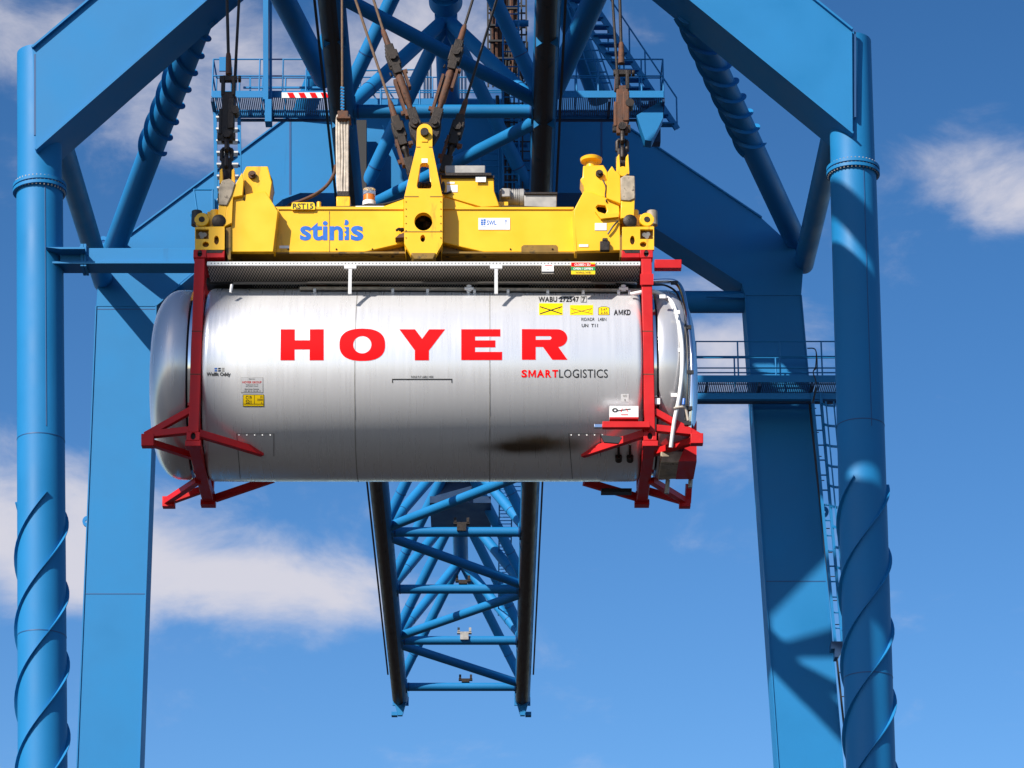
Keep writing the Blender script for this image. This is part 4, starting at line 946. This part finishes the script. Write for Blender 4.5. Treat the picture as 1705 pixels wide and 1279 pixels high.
# end housings with their openings
def housing(x0, x1, mirror):
    f = (lambda x: x0+x) if not mirror else (lambda x: x1-x)
    ov = lambda cx, cy, rx, ry: [(f(cx+rx*math.cos(2*math.pi*k/16)), cy+ry*math.sin(2*math.pi*k/16)) for k in range(16)]
    t = B(); pp(t, [(x0, 378), (x1, 377), (x1, 416), (x0, 416)], TYF, TYF+.05, [(f(1.5), 382), (f(23), 382), (f(23), 398), (f(1.5), 398)], ov(36, 400, 4, 7.5), ov(18, 407, 5.5, 4.5)); h = part('end_housing', t, 'yellow', spr, bevel=.008, label='scuffed yellow end housing')
    a, b = P(x0, 377, TYF), P(x1, 416, TYF)
    t = B(); box(t, a.x+.01, b.x-.01, TYF+.07, TYF+.42, b.z, a.z-.01); part('housing_body', t, 'yellow_dirty_shade', h)
    t = B()
    for cx, cy in ((10, 390), (16, 391), (12, 394)): sweep(t, [P(f(cx), cy, TYF+.02), P(f(cx), cy, TYF+.07)], .03, 10)
    part('twistlock_gear', t, 'grey', h)
    t = B(); pp(t, [(x0+2, 416), (x1-2, 416), (x1-5, 421), (x0+5, 421)], TYF+.005, TYF+.15); part('twistlock_base', t, 'dark_iron', h)
    t = B(); p = P(f(12), 368, TYF+.1); lathe(t, [(-.05, .01), (-.05, .10), (.05, .10), (.05, .01)], (p.x, TYF+.1, p.z), 'Y', 20); part('guide_roller', t, 'yellow', h, bevel=.01)
    t = B(); lathe(t, [(-.056, .01), (-.056, .04), (-.051, .04), (-.051, .01)], (p.x, TYF+.1, p.z), 'Y', 16); part('roller_hub', t, 'dark_iron', h)
    t = B(); pp(t, [(f(14), 378), (f(15), 361), (f(22), 357), (f(30), 358), (f(34), 366), (f(34), 378)], TYF+.14, TYF+.18); part('roller_bracket', t, 'yellow', h, bevel=.006)
    t = B(); p = P(f(40), 369, TYF+.06); lathe(t, [(-.05, .01), (-.05, .05), (-.03, .09), (.04, .09), (.04, .01)], (p.x, TYF+.06, p.z), 'Y', 20); part('guide_roller', t, 'dark_iron', h)
    t = B(); p = P(f(3), 364, TYF+.12); lathe(t, [(-.10, .01), (-.10, .07), (.10, .07), (.10, .01)], p, 'Z', 18); part('lock_motor', t, 'worn' if mirror else 'black', h)
    t = B(); sweep(t, [P(f(34), 378, TYF+.2), P(f(34), 352, TYF+.2)], .07, 16); part('lock_cylinder', t, 'yellow', h)
housing(324.5, 374, False); housing(1036, 1089, True)
t = B()
for x in (TX-HX, TX+HX): box(t, x-.2, x+.2, YB-.35, YB, z1+.06, z1+.36)
part('rear_end_housing', t, 'yellow', spr, bevel=.01)
t = B(); pp(t, [(376, 380), (384, 378), (384, 432), (380, 432), (376, 418)], TYF+.06, TYF+.5); part('slide_plate', t, 'yellow_dirty_shade', spr)
t = B(); pp(t, [(1032, 392), (1036, 392), (1036, 428), (1032, 428)], TYF+.06, TYF+.5); part('slide_plate', t, 'yellow_dirty_shade', spr)
# cabinet, motor, boxes
t = B(); pp(t, [(735, 296), (822, 296), (823, 318), (832, 343), (800, 345), (737, 326)], A1-.02, A1+1.0); cabn = part('control_cabinet', t, 'yellow', spr, bevel=.01)
t = B(); pbox(t, 733, 288, 818, 292, A1-.08, A1+1.05); pbox(t, 735, 292.2, 823, 296, A1-.05, A1+1.0); part('cabinet_rim', t, 'dark_iron', cabn)
t = B(); pbox(t, 741, 275.5, 808, 287.8, A1+.1, A1+.9); part('cabinet_lid', t, 'grey', cabn, bevel=.01)
t = B(); pbox(t, 744, 308, 762, 320, A1-.026, A1-.02); pbox(t, 792, 294, 809, 303, A1-.06, A1-.054); pbox(t, 744, 303, 757, 306, A1-.026, A1-.02); part('white_plate', t, 'white', cabn)
t = B(); pp(t, [(738+3*math.cos(a), 311+9*math.sin(a)) for a in [2*math.pi*k/16 for k in range(16)]], A1-.03, A1-.02); part('latch', t, 'black', cabn)
pm = P(852, 330, A1+.3); t = B(); lathe(t, [(-.17, .01), (-.17, .10), (-.15, .115), (.10, .115), (.11, .125), (.16, .125), (.18, .10), (.18, .01)], pm, 'X', 24); mot = part('motor', t, 'grey', spr)
t = B(); pbox(t, 834, 313, 850, 328, A1+.12, A1+.32); part('terminal_box', t, 'grey', mot, bevel=.015)
t = B()
for k in range(9): 
    x = pm.x-.12+k*.026; lathe(t, [(x-pm.x, .116), (x-pm.x, .126), (x-pm.x+.008, .126), (x-pm.x+.008, .116)], pm, 'X', 24)
part('cooling_fin', t, 'grey', mot)
t = B(); pbox(t, 829, 336, 846, 345, A1+.15, A1+.5); part('motor_foot', t, 'yellow', spr)
t = B(); pbox(t, 873, 323, 927, 345, A1+.1, A1+.6); gb = part('grey_box', t, 'grey', spr, bevel=.008)
t = B(); pbox(t, 873, 320, 928, 323, A1+.07, A1+.62); part('box_lid', t, 'dark_iron', gb)
# name plate, data plates
t = B(); pp(t, [(485.5, 349), (484, 346), (486, 338.5), (488, 337), (521, 337), (523.5, 338.5), (525, 346), (524, 349)], A1-.04, A1-.02); npl = part('number_plate', t, 'sign_yellow', spr)
T('plate_lettering', 'RST15', 487.5, 338.6, 521.5, 347.6, 'black', .02, 0, npl, lambda u, v: P(u, v, A1-.044))
mark('plate_rule', [rect(492, 348.3, 518, 349)], lambda u, v: P(u, v, A1-.044), 'black', npl)
t = B(); sweep(t, [P(531, 348, A1+.05), P(531, 337, A1+.05)], .03, 10); part('grease_nipple', t, 'yellow', spr)
t = B(); pbox(t, 796.5, 363, 849, 382.5, A1-.008, A1-.001); dp = part('load_plate', t, 'white', spr)
w = lambda u, v: P(u, v, A1-.011)
T('plate_lettering', 'SWL', 810.5, 367, 826.5, 374.5, 'logo_blue', .01, 0, dp, w); T('plate_lettering', 'T', 840.5, 367, 844, 374.5, 'logo_blue', .01, 0, dp, w)
for r_ in (rect(801, 365.5, 804, 368), rect(805, 365, 808.5, 368), rect(800.5, 369, 804, 371.5), rect(805, 369, 808.5, 371.5), rect(801, 372.3, 804, 375), rect(805, 372.3, 808, 374.6)): mark('logo_block', [r_], w, 'logo_blue', dp)
T('plate_lettering', 'spreader', 800.5, 376.8, 809.5, 378.6, 'logo_blue', 0, 0, dp, w)
t = B(); pbox(t, 990.5, 371.5, 1010, 383.5, A0+.042, A0+.0499); part('white_plate', t, 'white', spr)
t = B(); pbox(t, 465, 409, 481.5, 413.5, A1-.006, A1-.001); pbox(t, 964, 407, 979.5, 411, A0+.042, A0+.0499); part('white_plate', t, 'white', spr)
t = B(); pbox(t, 999, 401, 1015, 417, A0-.02, A0+.045); pbox(t, 1003, 396, 1012, 401, A0, A0+.045); part('sensor_bracket', t, 'dark_iron', spr, bevel=.01)
t = B(); sweep(t, arc([P(1029, 368, A0+.03), P(1020, 378, A0+.01), P(1012, 390, A0+.02)]), .013, 6); part('sensor_cable', t, 'black', spr)
# maker's lettering on the beam: rounded lower-case letters
T('maker_lettering', 'stin', 499.5, 368, 571, 400.5, 'logo_blue', .028, 0, mb, lambda u, v: P(u, v, A1-.004), sp=1.0)
wl_ = lambda u, v: P(u, v, A1-.004)
mark('maker_lettering', [rect(573.5, 378, 581, 399.8)], wl_, 'logo_blue', mb)
mark('maker_lettering', [[(576+4.6*math.cos(a), 370.5+4.6*math.sin(a)) for a in [R(-110+25*k) for k in range(11)]]+[(574, 372)]], wl_, 'logo_blue', mb)
for y in (383, 391): mark('logo_notch', [circ(574, y, 2.3, 2.6, 12)], lambda u, v: P(u, v, A1-.007), 'yellow', mb)
T('maker_lettering', 's', 584, 376, 605, 400.8, 'logo_blue', .03, 0, mb, wl_)
t = B()
for k in range(6):
    for x in (676, 734): 
        y = 336+k*12; sweep(t, [P(x, y, A0-.008), P(x, y, A0+.002)], .008, 8)
part('bolt_row', t, 'yellow_dirty_shade', tow)
t = B()
for (xa_, ya, xb2, yb2) in ((673.5, 327.5, 697, 327.5), (716, 327.5, 736.5, 327.5), (693.5, 245, 700, 245), (714, 245, 719.5, 245), (673.5, 386, 736.5, 386)): bar(t, P(xa_, ya, A0), P(xb2, yb2, A0), .010, .010)
part('joint_line', t, 'yellow_dirty_shade', tow)
t = B()
for q, (dy, yo) in enumerate(((.12, 0), (.17, 1.0), (.24, .4))): sweep(t, arc([P(466, 345+yo, A1+dy), P(500, 344.5+yo, A1+dy), P(540, 345.3+yo, A1+dy), P(590, 344.6+yo, A1+dy), P(640, 340+yo, A1+dy), P(672, 331+yo, A1+dy)]), .016, 8)
sweep(t, arc([P(830, 347, A1+.1), P(845, 344, A1+.08), P(900, 346, A1+.06), P(950, 347, A1+.08)]), .016, 8)
part('cable_run', t, 'black', spr)
t = B(); sweep(t, arc([P(1004, 300, A0+.1), P(1009, 312, A0+.08), P(1008, 326, A0+.1), P(1010, 336, A0+.03)]), .011, 8); sweep(t, arc([P(404, 300, A0+.12), P(407, 320, A0+.1), P(406, 333, A0+.04)]), .011, 8); part('hydraulic_hose', t, 'black', spr)
t = B()
for x in (480, 560, 620, 760, 850, 920): sweep(t, [P(x, 415, A1-.012), P(x, 415, A1+.002)], .012, 8)
part('bolt_row', t, 'dark_iron', mb)
t = B(); sweep(t, arc([P(722, 300, A0+.3), P(728, 312, A0+.2), P(733, 320, A1-.06), P(744, 322, A1-.05), P(752, 318, A1-.05)]), .014, 8); part('hydraulic_hose', t, 'black', spr)
# beacon
pb_ = P(614.5, 343, A1+.2)
t = B(); lathe(t, [(0, .01), (0, .088), (.06, .088), (.06, .075), (.07, .01)], pb_, 'Z', 24); be = part('warning_beacon', t, 'white', spr)
t = B(); lathe(t, [(.062, .01), (.062, .080), (.15, .080), (.15, .01)], pb_, 'Z', 24); part('amber_lens', t, 'orange', be)
t = B(); lathe(t, [(.152, .01), (.152, .084), (.24, .084), (.25, .01)], pb_, 'Z', 24); part('clear_cap', t, 'glass', be)
t = B(); pbox(t, 592, 343, 640, 347, A1+.05, A1+.35); part('beacon_base', t, 'white', spr)

# ------------------------------------------------------------------ ropes and rigging
ZT = 33.05
def up_to(a, b, z): return extrap(a, b, z)
def rope(label, p0, p1, p2, m='rope', r=.02, turn=None, group='hoist ropes holding the spreader', Y=38.1, loose=None):
    o = thing('hoist_rope', label, 'rope', group)
    a, b, e = P(*p0, Y), P(*p1, Y), P(*p2, Y)
    t = B(); tube(t, up_to(b, a, ZT), b, r, 10); part('wire', t, m, o)
    d = (e-b).normalized(); ln_ = (e-b).length
    # socket
    t = B(); sweep(t, [b-d*.10, b-d*.05, b+d*.22], [r*1.3, .036, .046], 12); part('socket', t, 'rust', o)
    if turn:
        s, u = frame(d, Vector((0, 1, 0)))
        f0 = .22/ln_
        # clevis link, threaded body with side plates, lower jaw
        t = B()
        for k in (-1, 1):
            off = u*(.05*k)
            plate_pts = [b+d*.16, b+d*.30, b+d*.62]
            bar(t, b+d*.16+off, b+d*.62+off, .12, .03, u); bar(t, b+d*.26+off, b+d*.50+off, .17, .032, u)
        part('clevis', t, 'dark_iron', o, bevel=.012)
        t = B(); p = b+d*.36; sweep(t, [p-u*.09, p+u*.09], .042, 12); sweep(t, [p-u*.105, p-u*.09], .06, 6); sweep(t, [p-s*.10+d*.2, p-s*.10+d*.26-u*.03], .014, 6); part('pin', t, 'dark_iron', o)
        t = B(); sweep(t, [b+d*.55, b+d*.62, b+d*.66, e-d*.34, e-d*.30, e-d*.1], [.04, .04, .056, .056, .04, .04], 14); part('turnbuckle_screw', t, 'rust' if turn == 2 else 'dark_iron', o)
        t = B()
        bar(t, b+d*.60+s*.085, b+d*(ln_*.62)+s*.085, .035, .12, u); bar(t, b+d*(ln_*.5)-s*.08, e-d*.12-s*.08, .035, .12, u)
        bar(t, b+d*.60+s*.06, b+d*.60+s*.13, .05, .05); bar(t, e-d*.2-s*.05, e-d*.2-s*.14, .05, .05)
        part('guard_plate', t, 'rust', o)
        t = B()
        for k in (-1, 1): bar(t, e-d*.22+u*.05*k, e+d*.06+u*.05*k, .13, .03, u)
        sweep(t, [e-u*.1, e+u*.1], .045, 12); sweep(t, [e-u*.115, e-u*.1], .06, 6); part('jaw', t, 'dark_iron', o, bevel=.01)
    return o
rope('leftmost hoist rope ending in a black chain above the left spreader arm', (378, 0), (380.5, 100), (381, 118), 'rope', .022, Y=38.0)
rope('thinner slanted hoist rope just right of the black chain over the left spreader arm', (398, 0), (389, 172), (387, 186), 'rope', .020, Y=38.1)
rope('tan hoist rope left of the tower whose turnbuckle runs down behind the yellow tower', (592, 0), (652, 178), (686, 288), 'rope_tan', .019, 1, Y=38.15)
rope('tan hoist rope whose long rusty turnbuckle joins the left side of the tower yoke', (622, 0), (641, 60), (692, 206), 'rope_tan', .019, 2, Y=37.85)
rope('dark hoist rope whose rusty turnbuckle joins the right side of the tower yoke', (787, 0), (771, 52), (724, 206), 'rope', .019, 2, Y=37.85)
rope('dark hoist rope right of the tower whose turnbuckle reaches down to the control cabinet', (827, 0), (773, 176), (740, 285), 'rope', .019, 1, Y=38.15)
rope('slim hoist rope left of the two over the right spreader arm', (1020, 0), (1028, 128), (1028, 138), 'rope', .019, Y=38.1)
rope('hoist rope with a rust coloured socket over the right spreader arm', (1032, 0), (1034.5, 82), (1034.5, 110), 'rope', .022, Y=38.0)
# head yoke on the tower
yk = thing('tower_yoke', 'dark iron yoke plate holding two turnbuckles on top of the yellow tower', 'yoke')
t = B(); Yy_ = A0+.14
pp(t, [(680, 205), (684, 196), (692, 195), (700, 203), (714, 203), (722, 195), (730, 196), (735, 205), (732, 222), (722, 238), (692, 238), (683, 222)], Yy_, Yy_+.12); part('yoke_plate', t, 'dark_iron', yk, bevel=.012)
t = B()
for x in (691.5, 723.5):
    p = P(x, 206, Yy_); lathe(t, [(-.07, .01), (-.07, .04), (-.04, .04), (-.04, .075), (.0, .08)], (p.x, Yy_, p.z), 'Y', 16)
part('yoke_pin', t, 'dark_iron', yk)
# chain links hanging from the outer ropes
def chain(label, xa, ya, xb, yb3, Y):
    o = thing('hanging_chain', label, 'chain', 'chains on the outer hoist ropes')
    a, b = P(xa, ya, Y), P(xb, yb3, Y); d = (b-a).normalized(); s, u = frame(d, Vector((0, 1, 0))); ln_ = (b-a).length
    t = B()
    for k in (-1, 1): bar(t, a-d*.03+s*.07*k, a+d*.26+s*.07*k, .05, .10, u)
    bar(t, a+s*.12, a-s*.12, .08, .08); sweep(t, [a+s*.13, a+s*.17], .05, 10); part('shackle', t, 'dark_iron', o, bevel=.01)
    t = B(); bar(t, a+d*.2, a+d*(ln_*.62), .16, .09, u); bar(t, a+d*.3+s*.05, a+d*(ln_*.5)+s*.05, .09, .13, u); bar(t, a+d*(ln_*.3)-s*.09, a+d*(ln_*.55)-s*.09, .05, .1, u)
    part('link_bar', t, 'dark_iron' if xa < 800 else 'rust', o, bevel=.015)
    t = B(); n = 5
    for i in range(n):
        p = a+d*(ln_*(.60+.40*i/n)); q = p+d*(ln_*.115)
        ax = s if i % 2 else u
        ring = [p+ax*.05, p+d*.02+ax*.065, q-d*.02+ax*.065, q+ax*.04, q-ax*.04, q-d*.02-ax*.065, p+d*.02-ax*.065, p-ax*.05, p+ax*.05]
        sweep(t, ring, .030, 8)
    part('chain_link', t, 'dark_iron', o)
    t = B(); p = a+d*(ln_*.56); sweep(t, [p-u*.1, p+u*.1], .055, 12); bar(t, p-s*.13, p+s*.11, .07, .09); sweep(t, [a+d*(ln_*.32)+s*.10-u*.08, a+d*(ln_*.32)+s*.10+u*.08], .06, 10); part('pin', t, 'dark_iron', o)
    t = B(); bar(t, b-d*.35, b+d*.02, .14, .10, u); part('end_link', t, 'dark_iron', o, bevel=.02)
    return o
chain('black greasy chain and shackle dropping onto the left arm of the yellow spreader', 380.5, 132, 376.5, 304, 37.95)
chain('rusty brown chain and long link dropping onto the right arm of the yellow spreader', 1036, 122, 1036, 288, 37.95)
# bundle of control hoses
hb = thing('hose_bundle', 'bundle of dusty white control hoses hanging to the left half of the yellow beam', 'hoses')
t = B()
for i, x in enumerate((561, 565, 569, 574, 579)):
    sweep(t, arc([P(x+2, 192, 38.1+.03*(i % 2)), P(x, 205, 38.08), P(x+random.uniform(-1, 1.5), 260, 38.1), P(x+.5+random.uniform(-1, 1), 310, 38.1), P(565+(x-561)*.75, 328, 38.1)]), .019, 8)
part('hose', t, 'cloth', hb)
t = B(); pbox(t, 562, 184, 580, 200, 38.02, 38.2); pbox(t, 560, 194, 584, 197, 38.0, 38.22); part('top_clamp', t, 'rust', hb, bevel=.01)
t = B(); pbox(t, 560, 327, 583, 345, 38.0, 38.3); bb_ = part('bottom_bracket', t, 'yellow', hb, bevel=.01)
t = B(); pbox(t, 561, 318, 582, 327, 38.02, 38.2); part('bottom_clamp', t, 'dark_iron', hb, bevel=.01)
t = B(); tube(t, P(570, 186, 38.1), extrap(P(570, 186, 38.1), P(569.5, 0, 38.1), ZT), .016, 8); part('support_wire', t, 'rope_tan', hb)
t = B()
for y in range(146, 184, 5): sweep(t, [P(567, y, 38.1), P(573, y+1.5, 38.1)], .02, 8)
part('spring', t, 'blue', hb)
t = B(); sweep(t, arc([P(559, 275, 38.15), P(556, 290, 38.15), P(545, 308, 38.15), P(528, 322, 38.15), P(505, 333, 38.15), P(485, 340, 38.2), P(476, 347, 38.3)]), .024, 10); part('drooping_hose', t, 'rust', hb)
